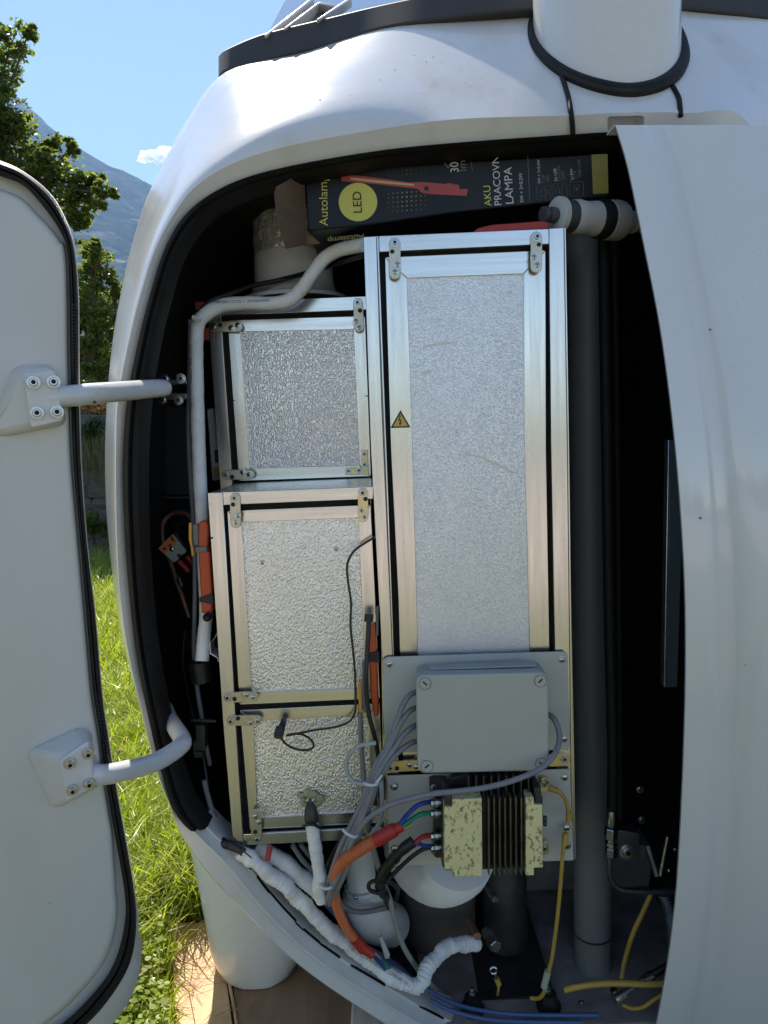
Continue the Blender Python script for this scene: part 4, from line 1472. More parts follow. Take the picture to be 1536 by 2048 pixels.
# ================================================================ CARTON
def carton():
    o = thing('lamp_carton', 'glossy black lamp carton with yellow disc and red lamp print above the cases', 'carton', tuple(P(900, 500, 1.18)))
    fr = [(609, 345), (700, 338), (1212, 306), (1217, 393), (900, 426), (760, 447), (616, 462)]
    Yc = 1.08
    plate('carton_body', fr, Yc, 0.15, CARTON, o, bevel=0.002)
    y = Yc - 0.0006
    fl = plate('open_flap', [(548, 388), (552, 374), (600, 346), (609, 348), (613, 470), (612, 488), (571, 497), (561, 470), (553, 430)], [1.00, 1.00, 1.075, 1.08, 1.08, 1.075, 1.03, 1.01, 1.0], 0.003, BROWN, o, bevel=None)
    plate('open_flap', [(598, 462), (616, 463), (640, 487), (600, 490)], 1.10, 0.003, BROWN, o, bevel=None)
    text_px('Autolamp', (656, 452), (654, 351), y, PYEL, o, hscale=1.0)
    d = plate('printed_disc', disc_poly(716, 404, 38.5, 40), y, 0.0004, PYEL, o, bevel=None)
    text_px('LED', (724, 425), (722, 383), y - 0.0006, PBLACK, d)
    plate('printed_lamp', [(683, 349), (740, 354), (820, 365), (845, 364), (893, 368), (895, 366), (918, 370), (919, 378), (936, 378), (933, 392), (860, 388), (844, 386), (836, 378), (760, 369), (683, 362)], y, 0.0004, PRED, o, bevel=None)
    plate('printed_lamp_strip', [(701, 355), (760, 361), (828, 368), (828, 372), (758, 366), (701, 359)], y - 0.0004, 0.0003, PSAND, o, bevel=None)
    plate('printed_lamp_button', disc_poly(853, 377, 5, 12), y - 0.0004, 0.0003, PBLACK, o, bevel=None)
    m = MB()
    for i in range(9):
        for j in range(10):
            r = 2.1 * max(0.25, 1 - abs(i - 4) * 0.12 - abs(j - 6) * 0.09)
            x, yy = 777 + i * 9.2, 342 + j * 9 - i * 0.6
            if 352 < yy < 384 and yy > 345 + (x - 770) * 0.1 and yy < 380:
                continue
            m.plate(disc_poly(x, yy, r, 6), y, 0.0003)
    m.build('printed_dots', PMUS, o)['kind'] = 'stuff'
    text_px('30', (917, 344), (916, 324), y, PWHITE, o, hscale=1.1)
    text_px('lm', (933, 341), (931, 321), y, PGREY, o)
    plate('printed_rule', [(942, 322), (943, 322), (945, 341), (944, 341)], y, 0.0003, PGREY, o, bevel=None)
    plate('printed_rule', [(890, 325), (896, 334), (902, 326), (903.5, 327), (896, 337), (888.5, 326)], y, 0.0003, PGREY, o, bevel=None)
    text_px('AKU', (983, 412), (980, 371), y, PYEL, o)
    text_px('PRACOVNÍ', (1003, 410), (997, 306), y, PWHITE, o)
    text_px('LAMPA', (1027, 407), (1023, 334), y, PWHITE, o)
    text_px('3W + 2×0,2W', (1047, 405), (1044, 346), y, PWHITE, o)
    plate('printed_rule', [(1055, 310), (1056, 310), (1060, 403), (1059, 403)], y, 0.0003, PGREY, o, bevel=None)
    for a, b, s, m in (((1081, 367), (1079, 319), '3W + 2×0,2W', PWHITE), ((1089, 366), (1088, 350), 'COB', PGREY), ((1098, 363), (1096, 350), 'LED', PGREY),
                       ((1115, 362), (1112, 337), '5V USB', PWHITE), ((1122, 361), (1120, 331), '12V/24V', PGREY), ((1130, 359), (1128, 342), '230V', PGREY),
                       ((1147, 359), (1144, 338), 'Li-Ion', PWHITE), ((1154, 357), (1152, 341), '3,7V', PGREY), ((1162, 355), (1160, 319), '2000 mAh', PGREY)):
        text_px(s, a, b, y, m, o, hscale=1.0)
    for k, (x, yy) in enumerate(((1087, 386), (1120, 382), (1153, 378))):
        rp = [P(a, b, y - 0.0004) for a, b in rrect(x - 14, yy - 14, x + 14, yy + 14, 4, 3)]
        v, f = sweep(rp, 0.0004, 4, closed=True)
        ic = mesh('printed_icon', v, f, PGREY, o)
        if k == 0:
            c = [P(x + 5 * math.cos(t), yy + 5 * math.sin(t), y - 0.0004) for t in np.linspace(0, 6.283, 13)[:-1]]
            v, f = sweep(c, 0.0004, 4, closed=True)
            mesh('printed_icon_mark', v, f, PGREY, ic)
            for t in np.linspace(0, 6.283, 11)[:-1]:
                plate('printed_icon_mark', [(x + r * math.cos(t + w), yy + r * math.sin(t + w)) for r, w in ((7, -.06), (11, -.04), (11, .04), (7, .06))], y - 0.0003, 0.0003, PGREY, ic, bevel=None)
        elif k == 1:
            c = pxpath([(x - 8, yy + 5), (x - 8, yy - 4), (x - 2, yy - 6), (x, yy + 5), (x + 4, yy + 5), (x + 4, yy - 8), (x + 8, yy - 8)], y - 0.0004, 3)
            v, f = sweep(c, 0.0004, 4)
            mesh('printed_icon_mark', v, f, PGREY, ic)
        else:
            c = [P(a, b, y - 0.0004) for a, b in ((x - 5, yy - 9), (x + 5, yy - 9), (x + 5, yy + 9), (x - 5, yy + 9))]
            v, f = sweep(c, 0.0004, 4, closed=True)
            mesh('printed_icon_mark', v, f, PGREY, ic)
            plate('printed_icon_mark', [(x + 1, yy - 6), (x - 3, yy + 1), (x, yy + 1), (x - 1, yy + 6), (x + 3, yy - 1), (x, yy - 1)], y - 0.0003, 0.0003, PGREY, ic, bevel=None)
    plate('printed_patch', [(1183, 309), (1215, 308), (1217, 386), (1186, 388)], y, 0.0004, PMUS, o, bevel=None)
    # print on the underside
    a, b = P(655, 468, Yc).z, 0
    text_px('Autolamp', (728, 468), (655, 476), Yc - 0.001, PMUS, o, name='lettering', hscale=0.8, flip=False)
    return o


carton()


# ================================================================ DUCT, PIPES, HOSES
def duct():
    c = P(588, 560, 1.30)
    o = thing('air_duct', 'upright white duct collar with foil and ribbed grey hose behind the carton flap', 'air duct', (c.x, c.y, c.z - 0.05))
    r = 77 * 1.30 / FPX
    z0 = P(588, 606, 1.30).z
    z1 = P(588, 512, 1.30).z
    v, f = lathe((c.x, c.y, z0), (0, 0, 1), [(0, r * 1.35), (0.006, r * 1.34), (0.012, r * 1.12), (0.03, r), (z1 - z0 - .004, r * 0.98), (z1 - z0, r * 0.96)], 40)
    mesh('collar', v, f, PVC, o, angle=50)
    for s in (-1, 1):
        plate('collar_gusset', [(588 + s * 77, 585), (588 + s * 110, 600), (588 + s * 77, 600)], 1.32, 0.02, PVC, o)
    bm_v, bm_f = lathe((c.x, c.y, z1 - 0.01), (0, 0, 1), [(0.01 * k, r * (0.94 + 0.02 * math.sin(k * 2.1))) for k in range(10)], 40)
    rng = random.Random(5)
    bm_v = [p + Vector((rng.uniform(-1, 1), rng.uniform(-1, 1), 0)) * 0.003 for p in bm_v]
    mesh('foil_sleeve', bm_v, bm_f, FOIL, o, angle=180)
    path = [(c.x, c.y, z1 + 0.06 + 0.012 * k) if k < 3 else (c.x + 0.006 * (k - 3) ** 1.5, c.y, z1 + 0.06 + 0.012 * k) for k in range(14)]
    v, f = corrugated(path, r * 0.93, 0.008, 0.003, 36)
    mesh('ribbed_hose', v, f, GREYDUCT, o, angle=40)


duct()


def lagged(name, label, cat, pts, rpx, Y, m=LAG, wrinkle=0.06, group=None, n=14):
    path = pxpath(pts, Y, n)
    rng = random.Random(sum(map(ord, label)) % 1000)
    rs = []
    nxt, ov = 0, 0.0
    for i, p in enumerate(path):
        s = i * 0.9
        if i >= nxt:
            nxt = i + rng.randint(4, 13); ov = rng.uniform(-.5, .6)
        rs.append(rpx * p.y / FPX * (1 + wrinkle * (mnoise.noise(Vector((s * 0.55, 3.1, len(label)))) * 1.1 + ov)))
    v, f = sweep(path, rs, 18)
    # uneven wrap
    v = [p + (Vector((mnoise.noise(p * 60), mnoise.noise(p * 60 + Vector((9, 0, 0))), mnoise.noise(p * 60 + Vector((0, 9, 0))))) * 0.0012 * (wrinkle / 0.06)) for p in v]
    return tag(mesh(name, v, f, m, None, angle=65), label, cat, group)


w = lagged('lagged_pipe', 'white foam lagged pipe bending down the left side of the square case', 'pipe',
           [(728, 490, 1.10), (700, 495, 1.12), (672, 503, 1.14), (648, 518, 1.15), (625, 548, 1.15), (602, 580, 1.15), (578, 600, 1.15), (545, 607, 1.15), (500, 606, 1.15), (455, 609, 1.15), (428, 618, 1.14), (408, 632, 1.13), (396, 650, 1.12),
            (393, 690, 1.11), (394, 780, 1.10), (397, 880, 1.09), (400, 960, 1.07), (402, 990, 1.06), (404, 1030, 1.05), (408, 1120, 1.05), (412, 1220, 1.04), (408, 1270, 1.03), (404, 1322, 1.02)], 13.5, 1.1, wrinkle=0.03)
text_px('DIN-EN 12735-1  R410A/R407', (428, 607), (541, 603), 1.135, PBLACK, w, hpx=5)
text_px('EN 12735-1 R410A/R407 4-BARE 12.7x0.8', (385, 800), (383, 690), 1.094, PBLACK, w, hpx=4, name='lettering')
m = MB()
m.tube(pxpath([(385, 634), (392, 637), (402, 641)], 1.10, 2), 0.0035, 6)
m.build('cable_tie', TIE, w)
m = MB()
m.add(*sweep([P(x, y, 1.05) for x, y in ((398, 1322), (400, 1340), (404, 1362))], 0.016, 14))
m.build('black_wrap', TAPE, w)

cable('cable', 'black cable sagging across the white duct collar to the upper left corner', 'cable', [(398, 640, 1.16), (402, 622, 1.16), (420, 603, 1.16), (450, 590, 1.17), (500, 573, 1.2), (560, 560, 1.22), (610, 547, 1.2), (660, 532, 1.18), (724, 512, 1.1)], 5, BCABLE)
cable('cable', 'thin grey cable clipped along the left side of the white pipe', 'cable', [(381, 640, 1.13), (379, 760, 1.12), (377, 860, 1.11), (381, 960, 1.10), (388, 1060, 1.08), (390, 1180, 1.06), (388, 1300, 1.06), (395, 1380, 1.06), (405, 1440, 1.06), (414, 1500, 1.06), (420, 1530, 1.06)], 5, GCABLE)
w = cable('cable', 'grey printed cable running down past the lower hinge arm to the case corner', 'cable', [(408, 1560, 1.03), (418, 1600, 1.03), (430, 1640, 1.03), (448, 1690, 1.02)], 6, GCABLE)
cable('cable', 'thin black cable hanging from the white pipe end into the dark left corner', 'cable', [(396, 1360, 1.08), (382, 1300, 1.12), (372, 1260, 1.14), (366, 1330, 1.12), (384, 1420, 1.08), (404, 1500, 1.05), (416, 1580, 1.03), (420, 1640, 1.03), (440, 1690, 1.02)], 3.2, BCABLE)


def black_plug():
    o = thing('cable_connector', 'black ribbed cable connector hanging beside the lower hinge arm', 'connector', tuple(P(400, 1520, 1.04)))
    plate('connector_body', rrect(391, 1450, 410, 1502, 3), 1.04, 0.018, CAST, o, bevel=0.001)
    for k in range(5):
        plate('connector_rib', [(393 + k * 3.6, 1452), (395 + k * 3.6, 1452), (395 + k * 3.6, 1478), (393 + k * 3.6, 1478)], 1.0385, 0.002, DGREYP, o, bevel=None)
    plate('connector_clip', [(386, 1484), (390, 1482), (391, 1508), (387, 1510)], 1.04, 0.008, DGREYP, o)
    plate('connector_tail', rrect(388, 1504, 404, 1516, 3), 1.04, 0.014, CAST, o)
    plate('strap', [(380, 1438), (432, 1440), (432, 1446), (380, 1444)], 1.036, 0.004, TAPE, o)
    return o


black_plug()
PB = thing('tape_bundle', 'black taped cable bundle at the lower left corner of the two panel case', 'cable bundle', tuple(P(470, 1710, 1.0)))
for pts, r in (([(432, 1672, 1.02), (440, 1680, 1.01), (450, 1688, 1.0), (462, 1690, 1.0), (478, 1698, 0.995), (486, 1704, .99)], 10), ([(428, 1678, 1.02), (434, 1684, 1.01), (446, 1692, 1.0)], 9)):
    path = pxpath(pts, 1.0, 5)
    v, f = sweep(path, [r * p.y / FPX * (1 + 0.25 * mnoise.noise(p * 90)) for p in path], 10)
    mesh('black_tape_wrap', v, f, TAPE, PB, angle=60)
cable('tie_end', None, None, [(484, 1700, .985), (494, 1708, .98), (503, 1716, .975)], 1.5, TAPE, parent=PB)


# ---- copper line and valve
CU = cable('copper_pipe', 'bent bare copper pipe in the dark left corner behind the valve plate', 'pipe', [(388, 1050, 1.16), (380, 1034, 1.17), (362, 1025, 1.18), (342, 1029, 1.19), (328, 1043, 1.19), (324, 1064, 1.19), (330, 1095, 1.19), (345, 1135, 1.18), (356, 1170, 1.17), (367, 1200, 1.16), (378, 1234, 1.16)], 5, COPPER)
m = MB(); m.tube(pxpath([(358, 1155, 1.17), (364, 1172, 1.17)], 1.17, 2), 0.0052, 10)
m.build('pipe_joint', DSTEEL, CU)
cable('copper_pipe', 'short copper pipe leaning in shadow below the lower hinge arm', 'pipe', [(358, 1510, 1.12), (368, 1540, 1.11), (379, 1576, 1.10)], 6, COPPER)
VA = thing('valve_plate', 'square grey green valve plate with orange label tilted like a diamond', 'valve', tuple(P(345, 1126, 1.1)))
plate('valve_body', [(344, 1066), (352, 1064), (374, 1098), (371, 1106), (350, 1124), (346, 1120), (330, 1104)], 1.115, 0.02, TAPE, VA, bevel=0.002)
plate('notched_plate', [(316, 1097), (344, 1068.5), (346, 1069), (372, 1100.5), (371.5, 1105), (361, 1111), (358, 1106.5), (353, 1110.5), (358, 1117), (350, 1124.5), (346, 1124)], 1.11, 0.003, VALVEG, VA, bevel=0.0006)
plate('orange_label', [(317.5, 1096.5), (343.5, 1070), (354, 1084), (330.5, 1107.5)], 1.1096, 0.0004, LABELO, VA, bevel=None)
for q in ([(340, 1075), (343, 1072), (350, 1082), (347, 1084)], [(336, 1090), (341, 1088), (343, 1091), (338, 1094)], [(325, 1097), (330, 1094), (333, 1098), (328, 1101)]):
    plate('label_print', q, 1.1092, 0.0003, PBLACK, VA, bevel=None)
bolt(VA, 344, 1098, 1.109, 5.5, 'cross')
for pts in ([(358, 1122, 1.11), (366, 1130, 1.11), (378, 1143, 1.11)], [(374, 1112, 1.11), (384, 1124, 1.11), (392, 1136, 1.1)]):
    cable('red_spade_sleeve', None, None, pts, 5.5, REDW, parent=VA, n=3)
cable('wire', None, None, [(350, 1066, 1.12), (353, 1054, 1.13), (364, 1047, 1.14), (384, 1042, 1.14)], 1.6, BRCABLE, parent=VA)


# ---- orange latches / clamps
def orange_clamp(label, main, tab, clip, strap, Y, extra):
    o = thing('orange_clamp', label, 'clamp', loc_of(main, Y), 'orange pump clamps between the cases')
    plate('clamp_body', main, Y, 0.02, ORANGE, o, bevel=0.003, seg=3)
    plate('yellow_tab', tab, Y - 0.006, 0.004, YTAB, o, bevel=0.001)
    plate('grey_clip', clip, Y - 0.004, 0.02, GREYP, o, bevel=0.001)
    plate('black_strap', strap, Y - 0.003, 0.024, TAPE, o, bevel=0.001)
    for q, m in extra:
        plate('clamp_fitting', q, Y - 0.002, 0.01, m, o, bevel=0.001)
    return o


GREYP = mat('mid_grey_plastic', (0.16, 0.17, 0.18), 0.45)
oc = orange_clamp('orange clamp with yellow tab beside the white pipe on the left', [(395, 1050), (399, 1043), (415, 1041), (418, 1060), (416, 1092), (420, 1110), (425, 1190), (425, 1226), (403, 1228), (400, 1180), (396, 1105), (394, 1085)],
                  [(377, 1046), (383, 1045), (383, 1080), (386, 1098), (388, 1112), (383, 1113), (381, 1095), (377, 1078)], [(390, 1094), (414, 1093), (415, 1104), (391, 1106)],
                  [(398, 1196), (425, 1186), (428, 1210), (420, 1208), (399, 1204)], 1.02, [([(384, 1050), (396, 1048), (397, 1092), (386, 1090)], GREYP), ([(384, 1056), (388, 1054), (389, 1080), (385, 1080)], STEEL)])
v, f = lathe(P(415, 1234, 1.01), (0, -1, 0), [(-0.004, 0.006), (0.004, 0.006), (0.008, 0.003)], 12)
mesh('rubber_button', v, f, RUBBER, oc)
orange_clamp('orange clamp behind the black cable between the two big cases', [(738, 1262), (744, 1250), (752, 1246), (754, 1310), (759, 1432), (748, 1434), (741, 1390), (738, 1310)],
             [(717, 1363), (722, 1362), (724, 1400), (724, 1432), (718, 1432), (717, 1400)], [(724, 1330), (735, 1320), (738, 1420), (728, 1428), (724, 1400)],
             [(730, 1308), (758, 1303), (760, 1326), (730, 1322)], 1.0, [([(752, 1216), (757, 1212), (757, 1272), (752, 1270)], GREYP), ([(722, 1376), (726, 1376), (726, 1440), (722, 1440)], STEEL), ([(720, 1420), (734, 1418), (734, 1436), (724, 1436)], YLATCH)])

# bent plastic bracket and reddish corner bits
BP = thing('plastic_bracket', 'bent white plastic sheet bracket tucked against the left case edge', 'bracket', tuple(P(428, 1320, 1.0)))
path = [P(x, y, 1.02) for x, y in ((432, 1268), (430, 1276), (419, 1286), (420, 1308), (434, 1316), (437, 1324))]
m = MB()
for a, b in zip(path, path[1:]):
    t = Vector((0.001, 0, 0.001))
    m.add([a, b, b + Vector((0, .03, 0)), a + Vector((0, .03, 0)), a + t, b + t, b + t + Vector((0, .03, 0)), a + t + Vector((0, .03, 0))], [(0, 1, 2, 3), (4, 5, 6, 7), (0, 1, 5, 4), (1, 2, 6, 5), (2, 3, 7, 6), (3, 0, 4, 7)])
m.build('bent_sheet', PVC, BP)
RC = thing('red_corner_piece', 'dark red plastic corner piece half hidden behind the white pipe bend', 'corner piece', tuple(P(404, 690, 1.22)))
plate('corner_block', [(390, 604), (408, 603), (408, 618), (391, 620)], 1.2, 0.02, PRED, RC)
plate('corner_block', [(404, 655), (417, 655), (418, 680), (405, 680)], 1.2, 0.02, PRED, RC)
WB = thing('white_control_box', 'white control box edge peeking out behind the left edge of the square case', 'control box', tuple(P(424, 960, 1.23)))
plate('box_shell', [(413, 818), (428, 816), (440, 960), (424, 962)], 1.23, 0.05, PALEP, WB, bevel=0.003)
plate('box_buttons', [(428, 900), (436, 900), (438, 925), (430, 926)], 1.226, 0.006, PBLACK, WB)
plate('box_foot', [(426, 935), (438, 935), (440, 956), (428, 957)], 1.226, 0.006, PMUS, WB)

# ---- garden hose coupling
def coupling():
    a, b = P(1084, 428, 1.03), P(1290, 447, 1.10)
    ax = (b - a)
    L = ax.length
    k = 1.05 / FPX
    o = thing('hose_coupling', 'grey and white garden hose coupling lying on the top right case corner', 'hose coupling', tuple(P(1180, 478, 1.06)))
    S = L / 206.0
    for name, m, prof in (('nozzle_tip', DGREYP, [(0, 8), (1, 14), (8, 14.5), (11, 11), (14, 11), (16, 14.5), (22, 15), (30, 12), (46, 13)]),
                          ('white_flange', PALEP, [(26, 26), (27, 33), (36, 33.5), (38, 30)]),
                          ('grip_ring', DGREYP, [(37, 27), (38, 29), (57, 30), (58, 27)]),
                          ('white_sleeve', PALEP, [(56, 28), (57, 31), (66, 33), (80, 30.5), (94, 32), (103, 33), (104, 30)]),
                          ('black_collar', RUBBER, [(103, 30), (105, 35), (112, 37), (120, 38), (124, 36), (126, 32)]),
                          ('lock_nut', BEIGE, [(124, 34), (126, 38.5), (140, 39.5), (154, 37), (156, 32)]),
                          ('ribbed_tail', BEIGE, [(155, 22), (162, 24), (166, 20), (170, 23), (175, 19), (180, 22), (186, 18), (206, 18)])):
        seg = 12 if name == 'lock_nut' else 28
        v, f = lathe(a, ax, [(d * S, r * k) for d, r in prof], seg)
        q = mesh(name, v, f, m, o, angle=30 if name == 'lock_nut' else 45)
        if name == 'white_flange':
            mm = MB()
            axn = ax.normalized()
            e1 = Vector((0, 0, 1)); e1 = (e1 - axn * e1.dot(axn)).normalized(); e2 = axn.cross(e1)
            for t in np.linspace(0, 6.283, 49)[:-1]:
                c = a + axn * 31 * S + (e1 * math.cos(t) + e2 * math.sin(t)) * 33.6 * k
                mm.add(*lathe(c - axn * 3.5 * S, axn, [(0, 0.0006), (7 * S, 0.0006)], 5))
            mm.build('knurling', PALEP, q)['kind'] = 'stuff'


coupling()
plate_o = plate('red_hose_piece', [(948, 462), (956, 456), (985, 449), (1040, 445), (1090, 441), (1096, 445), (1096, 458), (948, 466)], 1.03, 0.05, REDW, None, bevel=0.004)
tag(plate_o, 'red plastic strip lying along the top edge of the tallest case', 'plastic strip')

# ---- mast pipe and hydraulic line
cx = P(1196, 1500, 1.16)
rp = 40 * 1.16 / FPX
MP = thing('mast_pipe', 'thick dark grey upright mast pipe right of the tallest case', 'pipe', (cx.x - 0.003, 1.19, zf))
ztop = P(1190, 440, 1.16).z
v, f = lathe((cx.x - 0.003, 1.19, zf), (0, 0, 1), [(0, rp * 1.0), (0.06, rp * 1.0), (0.0605, rp * 0.96), (0.063, rp * 0.96), (0.0635, rp), (ztop - zf, rp)], 40)
mesh('pipe_tube', v, f, PIPEG, MP, angle=40)
v, f = lathe((cx.x - 0.003, 1.19, zf + 0.0600), (0, 0, 1), [(0, rp * 1.003), (0.003, rp * 1.003)], 40)
mesh('pipe_ring', v, f, PBLACK, MP)
HY = thing('hydraulic_line', 'black hydraulic hose with steel nuts and bent steel tube in front of the mast pipe', 'hydraulic hose', tuple(P(1222, 1790, 1.06)))
cable('hose', None, None, [(1207, 470, 1.12), (1212, 800, 1.10), (1218, 1200, 1.09), (1225, 1500, 1.08), (1224, 1620, 1.08)], 11, RUBBER, parent=HY, n=8, seg=14)
cable('hose', None, None, [(1228, 470, 1.15), (1234, 900, 1.14), (1238, 1300, 1.13), (1240, 1640, 1.12)], 7, RUBBER, parent=HY, n=8, seg=12)
for y0, y1, r, sg, m in ((1617, 1653, 9, 18, STEEL), (1655, 1677, 14, 6, STEEL), (1677, 1684, 9, 16, STEEL), (1684, 1691, 12.5, 6, STEEL), (1691, 1694, 9, 16, STEEL), (1694, 1712, 13, 6, STEEL)):
    p0, p1 = P(1223, y0, 1.08), P(1222, y1, 1.08)
    k = 1.08 / FPX
    h = (p1 - p0).length
    v, f = lathe(p0, p1 - p0, [(0, r * k * .9), (h * .1, r * k), (h * .9, r * k), (h, r * k * .9)], sg)
    mesh('steel_nut' if sg == 6 else 'steel_ferrule', v, f, m, HY, angle=25)
cable('steel_tube', None, None, [(1219, 1710, 1.08), (1219, 1740, 1.08), (1222, 1758, 1.08), (1233, 1773, 1.08), (1252, 1781, 1.08), (1300, 1784, 1.08), (1370, 1784, 1.08)], 5.5, DSTEEL, parent=HY, n=6, seg=12)
SB = thing('steel_block', 'dark steel clamp block with a single bolt right of the steel nuts', 'clamp block', tuple(P(1258, 1726, 1.1)))
plate('block', [(1234, 1660), (1280, 1666), (1280, 1726), (1238, 1722)], 1.1, 0.03, DSTEEL, SB, bevel=0.002)
bolt(SB, 1254, 1702, 1.099, 17, 'socket')
RL = thing('grey_rail', 'blue grey upright rail behind the edge of the white hatch', 'rail', tuple(P(1345, 1376, .98)))
plate('rail_bar', [(1339, 880), (1372, 880), (1356, 1376), (1331, 1376)], 0.98, 0.012, RAILM, RL, bevel=0.002)
plate('rail_lip', [(1337, 880), (1339, 880), (1331, 1376), (1328, 1374)], 0.978, 0.014, STEEL, RL, bevel=0.0006)
ST_ = thing('steel_strut', 'slanting polished steel strut in the dark lower right corner', 'strut', tuple(P(1325, 1755, 1.12)))
cable('strut_rod', None, None, [(1336, 1672, 1.12), (1322, 1750, 1.12)], 6, STEEL, parent=ST_, n=1)
cable('strut_rod', None, None, [(1296, 1690, 1.16), (1316, 1752, 1.14)], 9, DSTEEL, parent=ST_, n=1)
for x, y in ((1280, 1579), (1283, 1640), (1340, 1742), (1352, 1700)):
    bolt(ST_, x, y, 1.15, 8, 'socket')
cable('corrugated_sleeve', None, None, [(1330, 1785, 1.12), (1338, 1810, 1.12), (1345, 1850, 1.1), (1348, 1890, 1.1)], 12, DSTEEL, parent=ST_, n=6)
cp = pxpath([(1328, 1785, 1.1), (1338, 1812, 1.1), (1344, 1850, 1.1), (1346, 1890, 1.1)], 1.1, 8)
v, f = corrugated(cp, 0.010, 0.005, 0.002, 14)
tag(mesh('corrugated_hose', v, f, DSTEEL, None), 'small grey corrugated hose beside the lower hatch edge', 'hose')

# ================================================================ LOWER COMPARTMENT
# compressor
CO = thing('compressor', 'large black compressor drum standing on rubber feet on the compartment floor', 'compressor', tuple(P(880, 2000, 1.28)))
c = P(880, 1900, 1.24)
v, f = lathe((c.x, 1.27, zf + 0.012), (0, 0, 1), [(0, 0.06), (0.01, 0.068), (0.125, 0.069), (0.14, 0.062), (0.155, 0.04), (0.158, 0.0)], 40)
mesh('drum', v, f, DRUM, CO, angle=50)
c2 = P(1020, 1900, 1.2)
v, f = lathe((c2.x, 1.25, zf + 0.008), (0, 0, 1), [(0, 0.04), (0.20, 0.04), (0.21, 0.03)], 32)
mesh('accumulator', v, f, CAST, CO, angle=50)
plate('foot_plate', [(880, 2008), (1110, 1990), (1110, 1996), (880, 2014)], 1.12, 0.25, CAST, CO)
for x, y in ((945, 1996), (1097, 1985)):
    p = P(x, y + 14, 1.10)
    v, f = lathe((p.x, p.y, zf), (0, 0, 1), [(0, 0.019), (0.006, 0.020), (0.016, 0.014), (0.026, 0.012), (0.028, 0.006)], 20)
    mesh('rubber_foot', v, f, RUBBER, CO, angle=50)
    v, f = lathe((p.x, p.y, zf + 0.028), (0, 0, 1), [(0, 0.006), (0.003, 0.006), (0.0031, 0.0042), (0.008, 0.0042), (0.0085, 0.0025), (0.013, 0.0025)], 6)
    mesh('foot_nut', v, f, STEEL, CO, angle=25)
for x, y, r, m in ((986, 1885, 13, STEEL), (986, 1791, 8, STEEL), (950, 1864, 8, COPPER)):
    v, f = lathe(P(x, y, 1.135), (0.25, -1, 0.05), [(-0.03, r * 1.18 / FPX * .9), (0, r * 1.18 / FPX), (0.012, r * 1.18 / FPX), (0.013, r * 1.18 / FPX * .85)], 6 if m is STEEL else 14)
    mesh('valve_cap', v, f, m, CO, angle=25)
cable('copper_stub', None, None, [(952, 1868, 1.16), (958, 1880, 1.15), (962, 1888, 1.15), (955, 1893, 1.14)], 6, COPPER, parent=CO, n=4)

# white corrugated duct under the converter
path = pxpath([(822, 1640, 1.26), (832, 1690, 1.22), (850, 1722, 1.175), (878, 1736, 1.13), (905, 1724, 1.085), (915, 1700, 1.05)], 1.13, 10)
v, f = corrugated(path, 0.051, 0.015, 0.0065, 40)
tag(mesh('corrugated_duct', v, f, PVC, None, angle=60), 'fat white corrugated duct curving out below the converter', 'duct')

# white drain elbow
EL = thing('drain_elbow', 'white plastic drain pipe elbow with a collar in the lower compartment', 'pipe elbow', tuple(P(735, 1880, 1.12)))
p0 = P(722, 1690, 1.14)
k = 1.13 / FPX
path = pxpath([(720, 1690, 1.14), (721, 1740, 1.14), (724, 1775, 1.135)], 1.14, 5)
v, f = sweep(path, 32 * k, 28)
mesh('pipe_tube', v, f, PVC, EL, angle=60)
path = pxpath([(724, 1772, 1.135), (726, 1782, 1.135), (728, 1795, 1.135), (733, 1814, 1.135), (742, 1832, 1.145), (756, 1843, 1.17), (780, 1848, 1.21)], 1.13, 5)
v, f = sweep(path, [(36 if i < 4 else 43 + min(i - 4, 6) * 0.8) * k for i in range(len(path))], 32)
mesh('elbow', v, f, PVC, EL, angle=60)
v, f = sweep(pxpath([(724, 1770, 1.135), (726, 1788, 1.135)], 1.13, 3), 38 * k, 32)
mesh('collar', v, f, PVC, EL, angle=40)
bolt(EL, 711, 1796, 1.104, 5, 'cross')
cable('hose_clip', None, None, [(668, 1760, 1.09), (672, 1790, 1.085), (690, 1815, 1.08), (720, 1824, 1.08), (760, 1818, 1.09), (790, 1810, 1.12)], 6, GCABLE, parent=EL)

# lagged pipes at the bottom
w = lagged('lagged_pipe', 'long white wrapped pipe following the lower lip and turning up to the valve', 'pipe',
           [(478, 1702, 1.0), (498, 1716, 1.0), (520, 1732, 1.0), (548, 1754, 1.01), (572, 1772, 1.01), (592, 1795, 1.02), (612, 1812, 1.02), (640, 1842, 1.03), (668, 1868, 1.04), (700, 1892, 1.05), (735, 1918, 1.06), (770, 1945, 1.06), (800, 1964, 1.06), (825, 1972, 1.06), (843, 1966, 1.06),
            (850, 1945, 1.07), (858, 1928, 1.08), (873, 1915, 1.09), (885, 1900, 1.1), (905, 1891, 1.11), (930, 1888, 1.12), (953, 1887, 1.13)], 15.5, 1.0, wrinkle=0.14)
text_px('EN 12735-1 R410A INSULATED COPPER PIPE TSFL-1', (702, 1900), (818, 1974), 1.035, PBLACK, w, hpx=8)
lagged('lagged_pipe', 'thicker white wrapped pipe just below the left case bottom edge', 'pipe', [(512, 1694, 1.03), (540, 1708, 1.03), (570, 1726, 1.03), (600, 1752, 1.03), (625, 1772, 1.03), (648, 1792, 1.03)], 17, 1.0, wrinkle=0.10)
w = lagged('lagged_pipe', 'short white wrapped pipe with black boot hanging from the lower stucco panel', 'pipe', [(622, 1640, .975), (626, 1662, .975), (630, 1690, .975), (634, 1720, .98), (640, 1752, .985), (638, 1775, .99), (644, 1800, 1.0)], 13.5, 1.0, wrinkle=0.10)
path = pxpath([(620, 1600, 1.0), (620, 1606, .985), (621, 1612, .975), (622, 1625, .972), (623, 1642, .972)], 1.0, 3)
